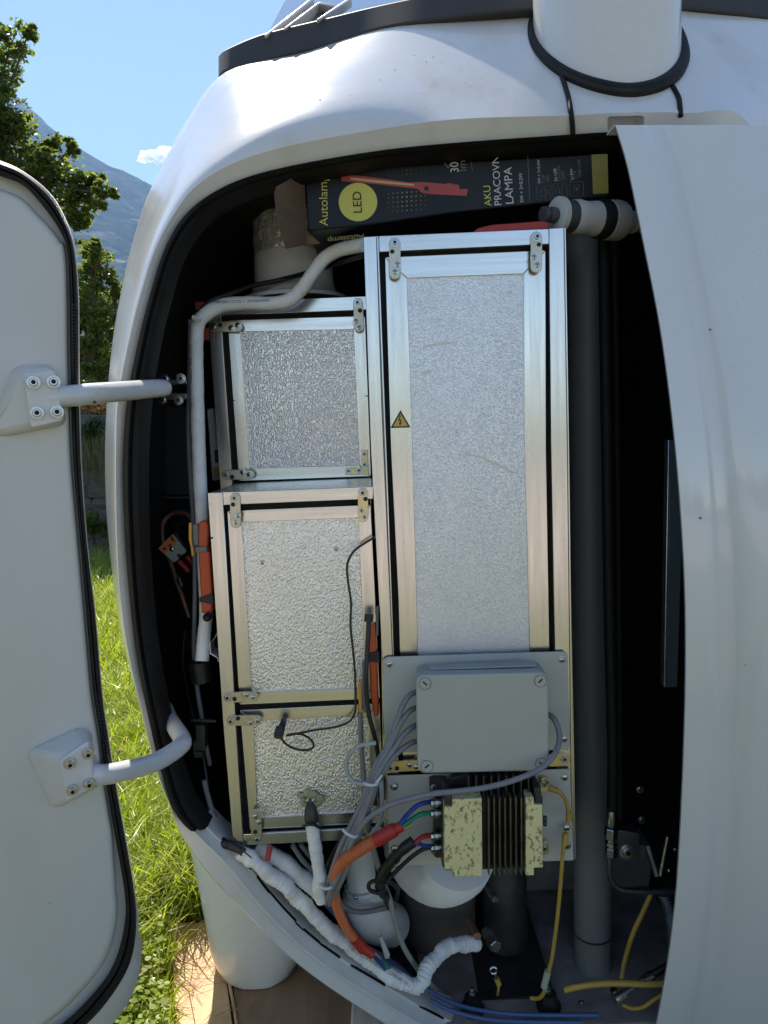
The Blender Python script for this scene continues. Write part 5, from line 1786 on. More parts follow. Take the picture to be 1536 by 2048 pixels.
v, f = sweep(path, [3.2 * k, 3.4 * k, 4 * k, 4 * k, 5 * k, 7.5 * k, 9.5 * k, 10.5 * k, 11.5 * k, 12.2 * k, 12.6 * k, 12.8 * k, 13 * k], 16)
mesh('black_boot', v, f, CAST, w)
m = MB(); m.tube(pxpath([(606, 1652, .968), (618, 1649, .96), (630, 1650, .96), (640, 1656, .968)], 1, 4), 0.0022, 8)
m.build('black_tie', TAPE, w)
m = MB(); m.tube(pxpath([(540, 1692, 1.0), (538, 1705, .995), (534, 1722, .99)], 1, 3), 0.0028, 8, sq=(1, 1.4))
tag(m.build('red_tag', REDW), 'small dark red tag wrapped on the thicker white pipe', 'tag')
# sealing putty round the pipe entry of the lower panel
bm = bmesh.new()
rng = random.Random(2)
for i in range(16):
    t = i / 16 * 6.283
    bmesh.ops.create_icosphere(bm, subdivisions=2, radius=rng.uniform(0.003, 0.0065), matrix=Matrix.Translation(P(620 + 17 * math.cos(t) + rng.uniform(-4, 4), 1600 + 13 * math.sin(t) + rng.uniform(-3, 3), 1.009)) @ Matrix.Scale(0.5, 4, (0, 1, 0)))
me = bpy.data.meshes.new('sealing_putty')
bm.to_mesh(me); bm.free()
me.polygons.foreach_set('use_smooth', [True] * len(me.polygons))
for vv in me.vertices:
    vv.co -= ORG[LL.name]
link('sealing_putty', me, mat('olive_putty', (0.42, 0.42, 0.24), 0.6), LL)

# sensor plug and thin lead on the panels
SP = thing('sensor_plug', 'black cable plug stuck into the top bar of the lower stucco panel', 'plug', tuple(P(560, 1476, .99)))
cable('plug_body', None, None, [(568, 1440, 1.0), (565, 1450, .985), (561, 1458, .98)], 7, TAPE, parent=SP, n=4, seg=12)
cable('plug_grip', None, None, [(561, 1456, .98), (556, 1474, .97)], 10, CAST, parent=SP, n=1, seg=8)
cable('sensor_lead', 'thin brown lead looping down the stucco panels to the black plug', 'cable', [(750, 1074, .99), (730, 1086, .992), (710, 1100, .995), (698, 1118, .997), (694, 1136, .998), (697, 1170, .999), (702, 1205, .999), (701, 1250, .999), (706, 1300, .999), (710, 1350, .998), (711, 1395, .996), (710, 1424, .993),
       (697, 1444, .993), (670, 1454, .996), (625, 1461, .996), (590, 1468, .99), (574, 1471, .985), (586, 1468, .985), (602, 1468, .99), (618, 1476, .995), (627, 1488, .996), (622, 1498, .996), (602, 1500, .996), (582, 1494, .995), (568, 1484, .985), (561, 1472, .975)], 2.4, BRCABLE)

# grey tube and black cable between the cases
cable('grey_tube', 'straight grey tube running down left of the black cable between the cases', 'tube', [(720, 1425, .995), (723, 1500, .995), (728, 1570, .995), (735, 1640, .995), (745, 1680, 1.0)], 5.5, GCABLE)
cable('cable', 'thick black cable running down between the two big cases from a black plug', 'cable', [(738, 1232, .985), (737, 1260, .98), (734, 1310, .975), (732, 1350, .97), (733, 1390, .97), (738, 1430, .97), (747, 1465, .97), (753, 1490, .975), (757, 1520, .98)], 5, BCABLE)
m = MB(); m.tube(pxpath([(738, 1228, .985), (737, 1244, .982)], 1, 2), 0.0062, 12)
tag(m.build('cable_plug', TAPE), 'black plug at the top of the cable between the two big cases', 'plug')
cable('cable', 'second black cable slanting down behind the grey cable bundle', 'cable', [(760, 1540, .99), (735, 1600, .99), (705, 1650, .995), (670, 1700, 1.0), (648, 1745, 1.02)], 4.5, BCABLE)
RB = thing('cable_junction', 'small black splice block with red wire beside the converter sheet', 'splice', tuple(P(760, 1610, .985)))
plate('splice_block', [(755, 1574), (771, 1572), (772, 1600), (757, 1602)], 0.985, 0.012, TAPE, RB)
cable('red_wire', None, None, [(760, 1600, .985), (762, 1612, .985), (766, 1625, .99)], 3, REDW, parent=RB)
plate('splice_block', [(744, 1598), (754, 1596), (755, 1612), (745, 1612)], 0.985, 0.012, TAPE, RB)

# four grey cables out of the junction box, tied in a bundle
gc = [([(838, 1382, .965), (820, 1390, .955), (806, 1410, .95), (795, 1440, .95), (785, 1470, .95), (770, 1500, .945), (752, 1530, .945), (738, 1565, .945), (722, 1610, .945), (700, 1655, .95), (682, 1692, .955), (668, 1730, .965), (655, 1770, .98), (640, 1800, 1.0)], 'topmost grey cable leaving the left side of the junction box'),
      ([(838, 1415, .965), (822, 1420, .955), (805, 1440, .95), (792, 1465, .95), (778, 1495, .945), (760, 1525, .94), (744, 1565, .94), (728, 1615, .94), (708, 1660, .945), (690, 1700, .95), (674, 1740, .96), (660, 1785, .98), (652, 1806, 1.0)], 'second grey cable leaving the left side of the junction box'),
      ([(838, 1448, .965), (822, 1456, .955), (805, 1472, .95), (790, 1495, .945), (772, 1520, .94), (754, 1552, .935), (738, 1600, .935), (718, 1652, .94), (700, 1695, .945), (682, 1740, .955), (664, 1780, .975), (660, 1808, 1.0)], 'third grey cable leaving the left side of the junction box'),
      ([(838, 1481, .965), (822, 1486, .955), (804, 1498, .95), (785, 1515, .945), (768, 1540, .94), (752, 1570, .94), (740, 1610, .94), (724, 1655, .945), (706, 1702, .95), (690, 1745, .96), (672, 1785, .98), (668, 1808, 1.0)], 'lowest grey cable leaving the left side of the junction box')]
gcab = [cable('cable', lab, 'cable', pts, 6, GCABLE, group='grey cables bundled from the junction box') for pts, lab in gc]
for pts in ([(728, 1566, .93), (738, 1570, .926), (752, 1569, .93), (758, 1560, .94)], [(686, 1660, .935), (695, 1668, .93), (708, 1674, .93), (716, 1670, .94)], [(638, 1768, .975), (648, 1777, .965), (660, 1776, .965), (668, 1768, .975)]):
    cable('cable_tie', None, None, pts, 3.2, TIE, parent=gcab[2], n=5)
cable('tie_tail', None, None, [(752, 1566, .93), (760, 1556, .93), (764, 1550, .93)], 3, TIE, parent=gcab[2], n=2)
cable('cable', 'long grey cable crossing the top of the converter from the box right side', 'cable', [(1096, 1428, .965), (1108, 1438, .955), (1117, 1460, .95), (1118, 1485, .94), (1108, 1510, .925), (1090, 1530, .915), (1060, 1548, .91), (1010, 1566, .905), (960, 1577, .905), (910, 1583, .91), (870, 1587, .915), (830, 1595, .92), (790, 1606, .925), (760, 1620, .93), (735, 1638, .935), (715, 1665, .94), (700, 1690, .945)], 6, GCABLE, n=8)
cable('cable', 'pale grey cable looping left over the lower stucco panel', 'cable', [(752, 1486, .95), (735, 1488, .95), (719, 1492, .955), (703, 1504, .96), (693, 1524, .965), (694, 1546, .965), (706, 1562, .96), (724, 1568, .95), (744, 1569, .945)], 4.5, LGCABLE)
cable('cable', 'pale cable behind the red sleeve rising beside the white sheet', 'cable', [(762, 1560, .985), (764, 1600, .985), (760, 1640, .985), (748, 1662, .985), (736, 1676, .985)], 5, LGCABLE)
for pts, lab in (([(585, 1690, 1.02), (605, 1720, 1.03), (630, 1745, 1.04), (650, 1760, 1.05)], 'short grey cable dropping behind the white boot pipe'), ([(600, 1688, 1.03), (620, 1712, 1.04), (645, 1740, 1.05)], 'inner short grey cable behind the white boot pipe')):
    cable('cable', lab, 'cable', pts, 5.5, GCABLE, group='short grey cables below the left case')

# converter leads
WR = thing('wire_loom', 'orange corrugated conduit with red end sleeves carrying converter wires', 'cable loom', tuple(P(715, 1905, 1.02)))
path = pxpath([(766, 1672, .935), (740, 1686, .935), (716, 1701, .94), (695, 1715, .945), (680, 1730, .955), (671, 1752, .97), (668, 1780, .985), (672, 1805, 1.0), (680, 1828, 1.01), (690, 1850, 1.02), (702, 1868, 1.025), (714, 1882, 1.03)], .95, 8)
v, f = corrugated(path, (0.0082, 0.0060), 0.0042, 0.0011, 16)
mesh('corrugated_conduit', v, f, CONDUIT, WR, angle=50)
path = pxpath([(752, 1680, .932), (775, 1667, .93), (790, 1659, .93), (791, 1658.5, .93), (804, 1652, .93)], .93, 3)
v, f = sweep(path, [.0094] * 6 + [.0092, .0088, .0074, .0070, .0070, .0070, .0070], 18)
mesh('red_sleeve', v, f, REDW, WR, angle=50)
path = pxpath([(709, 1876, 1.028), (722, 1893, 1.03), (730, 1899, 1.03), (746, 1909, 1.03)], 1.03, 3)
v, f = sweep(path, [.0084] * 6 + [.0072] * 4, 18)
mesh('red_sleeve', v, f, REDW, WR, angle=50)
for pts, m, n_ in (([(866, 1604, .958), (848, 1606, .95), (832, 1613, .945), (818, 1626, .94), (806, 1640, .932), (798, 1652, .93)], BLUEC, 'blue_wire'), ([(866, 1626, .956), (846, 1627, .95), (832, 1633, .945), (816, 1644, .938), (800, 1654, .93)], GREENC, 'green_wire'),
                  ([(822, 1650, .94), (812, 1655, .935), (802, 1658, .93)], YELLOWC, 'yellow_wire'),
                  ([(744, 1907, 1.03), (760, 1925, 1.04), (772, 1940, 1.06)], BLUEC, 'blue_wire'), ([(746, 1904, 1.03), (758, 1916, 1.04), (768, 1934, 1.06), (774, 1942, 1.06)], YELLOWC, 'yellow_wire'), ([(748, 1908, 1.035), (768, 1928, 1.05), (786, 1944, 1.07)], GREENC, 'green_wire')):
    cable(n_, None, None, pts, 5 if m is not YELLOWC else 4, m, parent=WR)
WB2 = thing('wire_loom', 'black taped wire loom with red and blue ends plugged into the converter left side', 'cable loom', tuple(P(770, 1790, 1.0)))
cable('red_wire', None, None, [(864, 1670, .956), (850, 1672, .95), (838, 1678, .945), (828, 1688, .94)], 5, REDW, parent=WB2)
cable('black_wire', None, None, [(868, 1693, .956), (850, 1692, .95), (836, 1687, .945), (826, 1688, .94)], 4.5, BLUEC, parent=WB2)
cable('black_wire', None, None, [(868, 1695, .957), (850, 1697, .95), (828, 1710, .95), (805, 1730, .955), (785, 1750, .965), (770, 1765, .98), (755, 1775, 1.0)], 4.5, BCABLE, parent=WB2)
path = pxpath([(826, 1683, .94), (812, 1693, .94), (796, 1708, .945), (780, 1726, .955), (768, 1742, .965), (760, 1760, .98), (762, 1778, 1.0), (774, 1795, 1.03), (782, 1812, 1.06)], 1, 6)
v, f = sweep(path, [0.0075 + 0.0022 * mnoise.noise(p * 80) for p in path], 12)
mesh('tape_wrap', v, f, TAPE, WB2, angle=60)
for pts in ([(768, 1768, .985), (750, 1762, .985), (738, 1768, .985), (740, 1780, .985), (756, 1786, .99)], [(772, 1764, .985), (786, 1768, 1.0), (796, 1782, 1.02), (792, 1800, 1.04)]):
    cable('loop_wire', None, None, pts, 4.5, BCABLE, parent=WB2)
cable('clear_hose', 'translucent grey hose slanting down across the compressor drum', 'hose', [(745, 1690, 1.0), (756, 1730, 1.01), (768, 1768, 1.02), (780, 1800, 1.03), (792, 1850, 1.05), (808, 1895, 1.07), (830, 1930, 1.1), (850, 1955, 1.12), (880, 1985, 1.14), (920, 1998, 1.15)], 6, mat('clear_grey_hose', (0.34, 0.34, 0.31), 0.25))
DS = plate('pale_tab', [(758, 1876), (764, 1874), (780, 1912), (778, 1918), (770, 1918)], 1.06, 0.006, PALEP, None, bevel=0.001)
tag(DS, 'small pale plastic tab below the drain elbow', 'tab')
for pts, lab in (([(640, 1790, 1.08), (660, 1815, 1.09), (690, 1850, 1.1), (712, 1880, 1.1)], 'blue hose half hidden behind the orange conduit'), ([(748, 1905, 1.1), (790, 1930, 1.12), (830, 1965, 1.14)], 'blue hose passing behind the long wrapped pipe')):
    cable('blue_hose', lab, 'hose', pts, 7, BLUET)
for k, (pts, lab) in enumerate((([(850, 1975, 1.10), (880, 1995, 1.09), (930, 2014, 1.08), (1000, 2026, 1.07), (1080, 2030, 1.07), (1196, 2030, 1.07)], 'upper of the two blue hoses lying on the compartment floor'),
                               ([(860, 2000, 1.08), (900, 2020, 1.07), (960, 2036, 1.06), (1040, 2043, 1.06), (1165, 2045, 1.06)], 'lower of the two blue hoses lying on the compartment floor'))):
    cable('blue_hose', lab, 'hose', pts, 4.6, BLUET, group='blue hoses on the floor')
# yellow earth cables
YE = thing('earth_cable', 'yellow earth cable hanging from the converter right corner with a joint screw', 'cable', tuple(P(1100, 1998, 1.05)))
for pts in ([(1098, 1576, .975), (1112, 1580, .97), (1126, 1592, .97), (1135, 1612, .975), (1138, 1640, .978)], [(1130, 1668, .978), (1126, 1700, .975), (1120, 1780, .985), (1113, 1850, 1.0), (1104, 1915, 1.02), (1097, 1945, 1.03)], [(1092, 1968, 1.04), (1088, 1985, 1.05), (1078, 1996, 1.06), (1062, 1996, 1.07)]):
    cable('yellow_core', None, None, pts, 4.3, YELLOWC, parent=YE)
for pts in ([(1098, 1575, .974), (1116, 1582, .97)], [(1138, 1624, .977), (1137, 1642, .978)], [(1131, 1666, .978), (1129, 1690, .976)]):
    cable('crimp_sleeve', None, None, pts, 6.5, YELLOWC, parent=YE, n=1, seg=10)
bolt(YE, 1133, 1655, 0.985, 8, 'cross')
cable('inline_fuse', None, None, [(1096, 1942, 1.03), (1088, 1974, 1.035)], 7.5, VALVEG, parent=YE, n=1, seg=8)
cable('earth_cable', 'thick yellow earth cable running to the right along the floor front', 'cable', [(1128, 1980, 1.05), (1150, 1974, 1.05), (1190, 1968, 1.05), (1240, 1966, 1.05), (1300, 1968, 1.05), (1360, 1966, 1.05)], 7, YELLOWC)
cable('earth_cable', 'yellow cable slanting down below the bent steel tube', 'cable', [(1302, 1788, 1.13), (1284, 1828, 1.13), (1265, 1870, 1.13), (1250, 1920, 1.13), (1243, 1958, 1.12)], 5.5, YELLOWC)
cable('earth_cable', 'thin yellow cable curling at the lower right end near the silver plug', 'cable', [(1244, 2008, 1.06), (1262, 2016, 1.06), (1285, 2014, 1.06), (1310, 1998, 1.06), (1345, 1978, 1.06)], 4.5, YELLOWC)
RG = thing('ring_terminal', 'loose ring terminal with yellow crimp standing up from the floor', 'terminal', tuple(P(995, 1990, 1.1)))
ring = [P(987 + 6.5 * math.cos(t), 1941 + 6.5 * math.sin(t), 1.1) for t in np.linspace(0, 6.283, 19)[:-1]]
v, f = sweep(ring, 0.0018, 6, closed=True)
mesh('terminal_ring', v, f, STEEL, RG)
cable('terminal_neck', None, None, [(990, 1948, 1.1), (993, 1957, 1.1)], 3.5, STEEL, parent=RG, n=1)
cable('crimp_sleeve', None, None, [(993, 1956, 1.1), (998, 1970, 1.1)], 6, YELLOWC, parent=RG, n=1)
cable('yellow_core', None, None, [(997, 1970, 1.1), (997, 1978, 1.1), (995, 1990, 1.12)], 3, YELLOWC, parent=RG, n=2)
JK = thing('coax_plug', 'silver metal plug joint on a black lead beside the thick yellow cable', 'plug', tuple(P(1270, 2000, 1.08)))
a, b = P(1304, 1950, 1.09), P(1228, 1998, 1.06)
L = (b - a).length
v, f = lathe(a, b - a, [(0, .007), (L * .28, .007), (L * .29, .0055), (L * .42, .0055), (L * .43, .0045), (L * .75, .0045), (L * .76, .008), (L, .008)], 16)
mesh('plug_body', v, f, STEEL, JK, angle=30)
cable('plug_lead', None, None, [(1304, 1950, 1.09), (1330, 1935, 1.09), (1365, 1915, 1.1)], 8, BCABLE, parent=JK, n=3)
v, f = lathe(P(1226, 1978, 1.07), (0.6, 0, -1), [(0, .006), (0.02, .006)], 12)
mesh('plug_stub', v, f, STEEL, JK)
bolt(CAPSULE, 1163, 2005, 1.10, 7, 'socket', name='floor_screw', rot=(math.radians(-90), 0, 0))
plate('floor_box', [(1030, 1900), (1140, 1896), (1140, 1990), (1030, 1994)], 1.34, 0.05, FLOORM, CAPSULE, bevel=0.004)


# ================================================================ BOARDS UNDER THE POD
BOARD_TOP = ZPOD - 0.001
bl = G(341, 1846, BOARD_TOP); bl2 = G(352, 2048, BOARD_TOP)
BP_ = thing('board_platform', 'wooden boards lying on the grass under the white support pod', 'wooden boards', (bl.x + 0.15, 1.1, 0.0))


def board(fl, fr, nl, nr, z0, z1, m):
    """fl, fr: far corners, nl, nr: near corners (x, y); the far end is roughly sawn"""
    n, ny = 12, 8
    rng = random.Random(int(fl[0] * 1000))
    v, f = [], []
    for j in range(ny + 1):
        for i in range(n + 1):
            u, t = i / n, j / ny
            a = Vector(nl).lerp(Vector(nr), u); b = Vector(fl).lerp(Vector(fr), u)
            p = a.lerp(b, t)
            v.append((p.x, p.y + (rng.uniform(-0.012, 0.008) if j == ny else 0), z1 + rng.uniform(-0.0006, 0.0006)))
    w = n + 1
    for j in range(ny):
        for i in range(n):
            f.append((j * w + i, j * w + i + 1, (j + 1) * w + i + 1, (j + 1) * w + i))
    rim_ = [i for i in range(w)] + [j * w + n for j in range(1, ny + 1)] + [ny * w + i for i in range(n - 1, -1, -1)] + [j * w for j in range(ny - 1, 0, -1)]
    k = len(v)
    v += [(v[i][0], v[i][1], z0) for i in rim_]
    q = len(rim_)
    for i in range(q):
        f.append((rim_[i], rim_[(i + 1) % q], k + (i + 1) % q, k + i))
    return mesh('board', v, f, m, BP_, angle=30)


def gx(px, py):
    p = G(px, py, BOARD_TOP)
    return (p.x, p.y, 0)


nl, fl = gx(354, 2085), gx(340, 1843)
nj, fj = gx(469, 2085), gx(437, 1843)
dirv = (Vector(fj) - Vector(nj)).normalized()
nj2 = tuple(Vector(nj) + Vector((0.012, 0, 0))); fj2 = tuple(Vector(fj) + Vector((0.012, 0, 0)) + dirv * .1)
r1 = Vector((0.30, -0.06, 0)); r2 = Vector((0.62, -0.12, 0))
xl, jx = min(nl[0], fl[0]), fj[0]
board(fl, fj, nl, nj, BOARD_TOP - 0.022, BOARD_TOP, PLANK1)
board(fj2, tuple(Vector(fj2) + r1), nj2, tuple(Vector(nj2) + r1), BOARD_TOP - 0.022, BOARD_TOP - 0.0005, PLANK2)
board(tuple(Vector(fj2) + r1 * 1.02), tuple(Vector(fj2) + r2), tuple(Vector(nj2) + r1 * 1.02), tuple(Vector(nj2) + r2), BOARD_TOP - 0.022, BOARD_TOP - 0.001, PLANK2)
a, b = Vector(nj) + Vector((.006, 0, BOARD_TOP + .002)), Vector(fj) + Vector((.006, 0, BOARD_TOP + .002))
v, f = sweep([a.lerp(b, t) + Vector((0.002 * math.sin(t * 9), 0, 0)) for t in np.linspace(0, 1, 9)], 0.0032, 6)
mesh('joint_strip', v, f, PLANK1, BP_)
bl = Vector(fl)
print('shadow edge', G(405, 1850, BOARD_TOP), G(397, 2048, BOARD_TOP), 'board', fl, nl, fj, nj, BOARD_TOP)
# bearers under the boards, down to the ground
if BOARD_TOP - 0.022 > 0.004:
    for yy in (0.7, bl.y - 0.15):
        v, f = box(max(nl[0], fl[0]) + 0.03, jx + 0.5, yy, yy + 0.08, 0.0, BOARD_TOP - 0.0225)
        mesh('bearer', v, f, PLANK2, BP_)
# dry grass stalks fallen on the board
m = MB()
rng = random.Random(12)
for _ in range(34):
    tt = rng.random(); pq = Vector(nl).lerp(Vector(fl), tt).lerp(Vector(nj).lerp(Vector(fj), tt), rng.random()); x, y = pq.x, pq.y
    a = rng.uniform(0, 6.28); L = rng.uniform(0.03, 0.11)
    p = Vector((x, y, BOARD_TOP + 0.002)); q = p + Vector((math.cos(a) * L, math.sin(a) * L, rng.uniform(0, 0.006)))
    m.tube([p, (p + q) / 2 + Vector((0, 0, 0.004)), q], 0.0005, 3)
o = m.build('dry_stalks', mat('dry_stalk', (0.34, 0.22, 0.08), 0.8))
o['kind'] = 'stuff'
tag(o, 'dry grass stalks scattered on the pale board', 'grass')


# ================================================================ GRASS
def grass():
    rng = np.random.default_rng(4)
    # wedge of lawn seen between the door and the capsule, with a margin either side
    V, F = [], []
    pts = []

    def sample(n, y0, y1, xf0, xf1, power=1.0):
        y = y0 + (y1 - y0) * rng.random(n) ** power
        x = (xf0 + (xf1 - xf0) * rng.random(n)) * y
        return x, y
    regs = [(30000, 1.0, 2.6, -0.52, -0.12, 1.0, 0.17, 0.0042), (26000, 2.6, 6.7, -0.52, -0.12, 1.2, 0.16, 0.0055), (9000, 0.7, 6.8, -1.3, -0.5, 1.0, 0.15, 0.006)]
    for n, y0, y1, a, b, pw, hh, ww in regs:
        x, y = sample(n, y0, y1, a, b, pw)
        ledge = nl[0] + (y - nl[1]) / (fl[1] - nl[1]) * (fl[0] - nl[0])
        keep = ~((x > ledge - 0.004) & (x < jx + 0.8) & (y < bl.y + 0.0))
        x, y = x[keep], y[keep]
        n = len(x)
        clump = np.array([mnoise.noise(Vector((xx * 5, yy * 5, 0))) for xx, yy in zip(x, y)])
        h = hh * (0.45 + 0.75 * rng.random(n)) * (1 + 0.55 * clump)
        near = np.clip((bl.y - y) / 0.2, 0, 1) * np.clip(1 - (xl - x) / 0.12, 0, 1)
        h *= 1 - 0.65 * near
        w = ww * (0.5 + rng.random(n))
        ang = rng.random(n) * 2 * np.pi
        lean = (0.25 + 0.75 * rng.random(n)) * h
        la = rng.random(n) * 2 * np.pi
        dx, dy = np.cos(ang) * w / 2, np.sin(ang) * w / 2
        lx, ly = np.cos(la) * lean, np.sin(la) * lean
        P0 = np.stack([x - dx, y - dy, np.zeros(n)], 1)
        P1 = np.stack([x + dx, y + dy, np.zeros(n)], 1)
        t = 0.5
        P2 = np.stack([x - dx * .8 + lx * .25, y - dy * .8 + ly * .25, h * .6], 1)
        P3 = np.stack([x + dx * .8 + lx * .25, y + dy * .8 + ly * .25, h * .6], 1)
        P4 = np.stack([x - dx * .5 + lx * .65, y - dy * .5 + ly * .65, h * .92], 1)
        P5 = np.stack([x + dx * .5 + lx * .65, y + dy * .5 + ly * .65, h * .92], 1)
        P6 = np.stack([x + lx, y + ly, h * (0.95 + 0.1 * rng.random(n))], 1)
        base = sum(len(v) for v in V)
        V.append(np.stack([P0, P1, P2, P3, P4, P5, P6], 1).reshape(-1, 3))
        i = base + np.arange(n) * 7
        F += np.stack([i, i + 1, i + 3, i + 2], 1).tolist() + np.stack([i + 2, i + 3, i + 5, i + 4], 1).tolist() + np.stack([i + 4, i + 5, i + 6], 1).tolist()
    # clover-like round leaves near the ground
    n = 26000
    x, y = sample(n, 1.0, 6.5, -0.5, -0.12, 1.3)
    ledge = nl[0] + (y - nl[1]) / (fl[1] - nl[1]) * (fl[0] - nl[0])
    keep = ~((x > ledge - 0.01) & (x < jx + 0.8) & (y < bl.y + 0.0))
    x, y = x[keep], y[keep]
    n = len(x)
    r = 0.003 + 0.004 * rng.random(n)
    z = 0.03 + 0.08 * rng.random(n)
    tx, ty = (rng.random(n) - .5) * 0.9, (rng.random(n) - .5) * 0.9
    base = sum(len(v) for v in V)
    ring = []
    for k in range(6):
        a = k / 6 * 2 * np.pi
        ex, ey = np.cos(a) * r, np.sin(a) * r
        ring.append(np.stack([x + ex, y + ey, z + ex * tx + ey * ty], 1))
    V.append(np.stack(ring, 1).reshape(-1, 3))
    i = base + np.arange(n) * 6
    F += np.stack([i + k for k in range(6)], 1).tolist()
    V = np.concatenate(V)
    me = bpy.data.meshes.new('grass')
    me.from_pydata(V.tolist(), [], F)
    o = link('grass', me, GRASSM, None, (0, 0, 0))
    tag(o, 'bright sunlit long grass between the open door and the capsule', 'grass', kind='stuff')
    return o


grass()
# clover heads
m = MB()
rng = random.Random(8)
for _ in range(40):
    y = rng.uniform(1.6, 6.0); x = rng.uniform(-0.45, -0.2) * y
    z = rng.uniform(0.1, 0.17)
    m.add(*lathe((x, y, z), (0, 0, 1), [(0, .003), (.004, .007), (.009, .007), (.013, .003)], 6))
o = m.build('clover_heads', mat('clover_pink', (0.45, 0.22, 0.25), 0.8))
tag(o, 'tiny pink clover heads dotted in the grass', 'clover', kind='stuff')


# ================================================================ GARDEN BEHIND
def at_plane(px, py, Y):
    return P(px, py, Y)


YW = 6.9
zt = P(190, 835, YW).z
GW = thing('stone_wall', 'low shaded rubble stone retaining wall at the end of the lawn', 'wall', (P(150, 1000, YW).x, YW, 0))
v, f = box(-4.2, 0.3, YW + 0.10, YW + 0.5, -0.05, zt - 0.02)
mesh('wall_core', v, f, MORTAR, GW)
rng = random.Random(21)


def stone_mesh(i):
    bm = bmesh.new()
    bmesh.ops.create_cube(bm, size=1)
    bmesh.ops.subdivide_edges(bm, edges=bm.edges, cuts=1, use_grid_fill=True)
    for vv in bm.verts:
        vv.co = vv.co.normalized() * 0.35 + vv.co * 0.55
        vv.co += Vector((rng.uniform(-.06, .06), rng.uniform(-.06, .06), rng.uniform(-.06, .06)))
    me = bpy.data.meshes.new('stone')
    bm.to_mesh(me); bm.free()
    me.materials.append(STONE)
    return me


SM = [stone_mesh(i) for i in range(4)]
x_lo, x_hi = P(100, 1000, YW).x, P(290, 1000, YW).x
z = 0.0
while z < zt - 0.06:
    hgt = rng.uniform(0.09, 0.15)
    x = x_lo - rng.uniform(0, 0.1)
    while x < x_hi:
        wd = rng.uniform(0.12, 0.26)
        o = bpy.data.objects.new('stone', rng.choice(SM))
        COL.objects.link(o)
        o.parent = GW
        o.location = Vector((x + wd / 2, YW + 0.08 + rng.uniform(-.02, .03), z + hgt / 2)) - ORG[GW.name]
        o.scale = (wd * 0.98, 0.2, hgt * 0.98)
        o.rotation_euler = (0, rng.uniform(-.06, .06), rng.choice((0, math.pi)))
        x += wd
    z += hgt
v, f = box(-30, 30, YW + 0.5, 60, -0.1, zt - 0.05)
o = mesh('garden_terrace', v, f, GROUNDM, None)
o['kind'] = 'structure'


def leaf_cluster(V, F, c, r, n, size, rng, flat=1.0):
    for _ in range(n):
        d = Vector((rng.gauss(0, 1), rng.gauss(0, 1), rng.gauss(0, 1)))
        d = d.normalized() * r * (rng.random() ** 0.45)
        d.z *= flat
        p = c + d
        s = size * rng.uniform(0.6, 1.25)
        nrm = Vector((rng.gauss(0, .6), rng.gauss(-0.2, .6), rng.uniform(0.2, 1))).normalized()
        a = Vector((rng.gauss(0, 1), rng.gauss(0, 1), rng.gauss(0, 1)))
        a = (a - nrm * a.dot(nrm)).normalized()
        b = nrm.cross(a)
        k = len(V)
        fold = nrm * s * 0.18
        V.extend([p - a * s * .5, p - a * s * .1 + b * s * .42 + fold, p + a * s * .12 + b * s * .2 + fold * .6, p + a * s * .6, p + a * s * .12 - b * s * .2 + fold * .6, p - a * s * .1 - b * s * .42 + fold])
        F.extend([(k, k + 1, k + 2, k + 3), (k, k + 3, k + 4, k + 5)])


def tree(name, label, blobs, Y, trunk, leaf=0.085, dens=1.0, seed=1):
    """blobs: (px, py, radius px, depth offset) clumps of foliage; trunk: list of (px, py) limbs"""
    rng = random.Random(seed)
    base = P(trunk[0][0], trunk[0][1], Y)
    root = thing(name, label, 'tree', (base.x, Y, trunk[0][2]))
    m = MB()
    top = P(trunk[1][0], trunk[1][1], Y)
    b0 = Vector((base.x, Y, trunk[0][2]))
    m.tube(catmull([b0, b0.lerp(top, .4) + Vector((.05, 0, 0)), top], 6), list(np.linspace(0.09, 0.04, 13)), 10)
    V, F = [], []
    for (x, y, r, dy) in blobs:
        c = P(x, y, Y + dy)
        R = r * (Y + dy) / FPX
        st = b0.lerp(top, rng.uniform(.45, 1.0))
        mid = st.lerp(c, .5) + Vector((0, 0, -0.1))
        m.tube(catmull([st, mid, c], 4), list(np.linspace(0.035, 0.008, 9)), 5, cap=False)
        # sub-clumps with twigs, leaving gaps between
        k = max(6, int(26 * (R / 0.35) ** 1.7))
        for _ in range(k):
            d = Vector((rng.gauss(0, 1), rng.gauss(0, 1), rng.gauss(0, 1))).normalized() * R * rng.uniform(.35, 1.0)
            e = c + d
            m.tube([c, c.lerp(e, .5) + Vector((0, 0, -.02)), e], [0.007, 0.005, 0.002], 4, cap=False)
            leaf_cluster(V, F, e, R * rng.uniform(.25, .5), int(24 * dens), leaf, rng, .7)
    m.build('trunk', BARK, root)
    o = mesh('crown', V, F, LEAFM, root, recalc=False, angle=180)
    return root


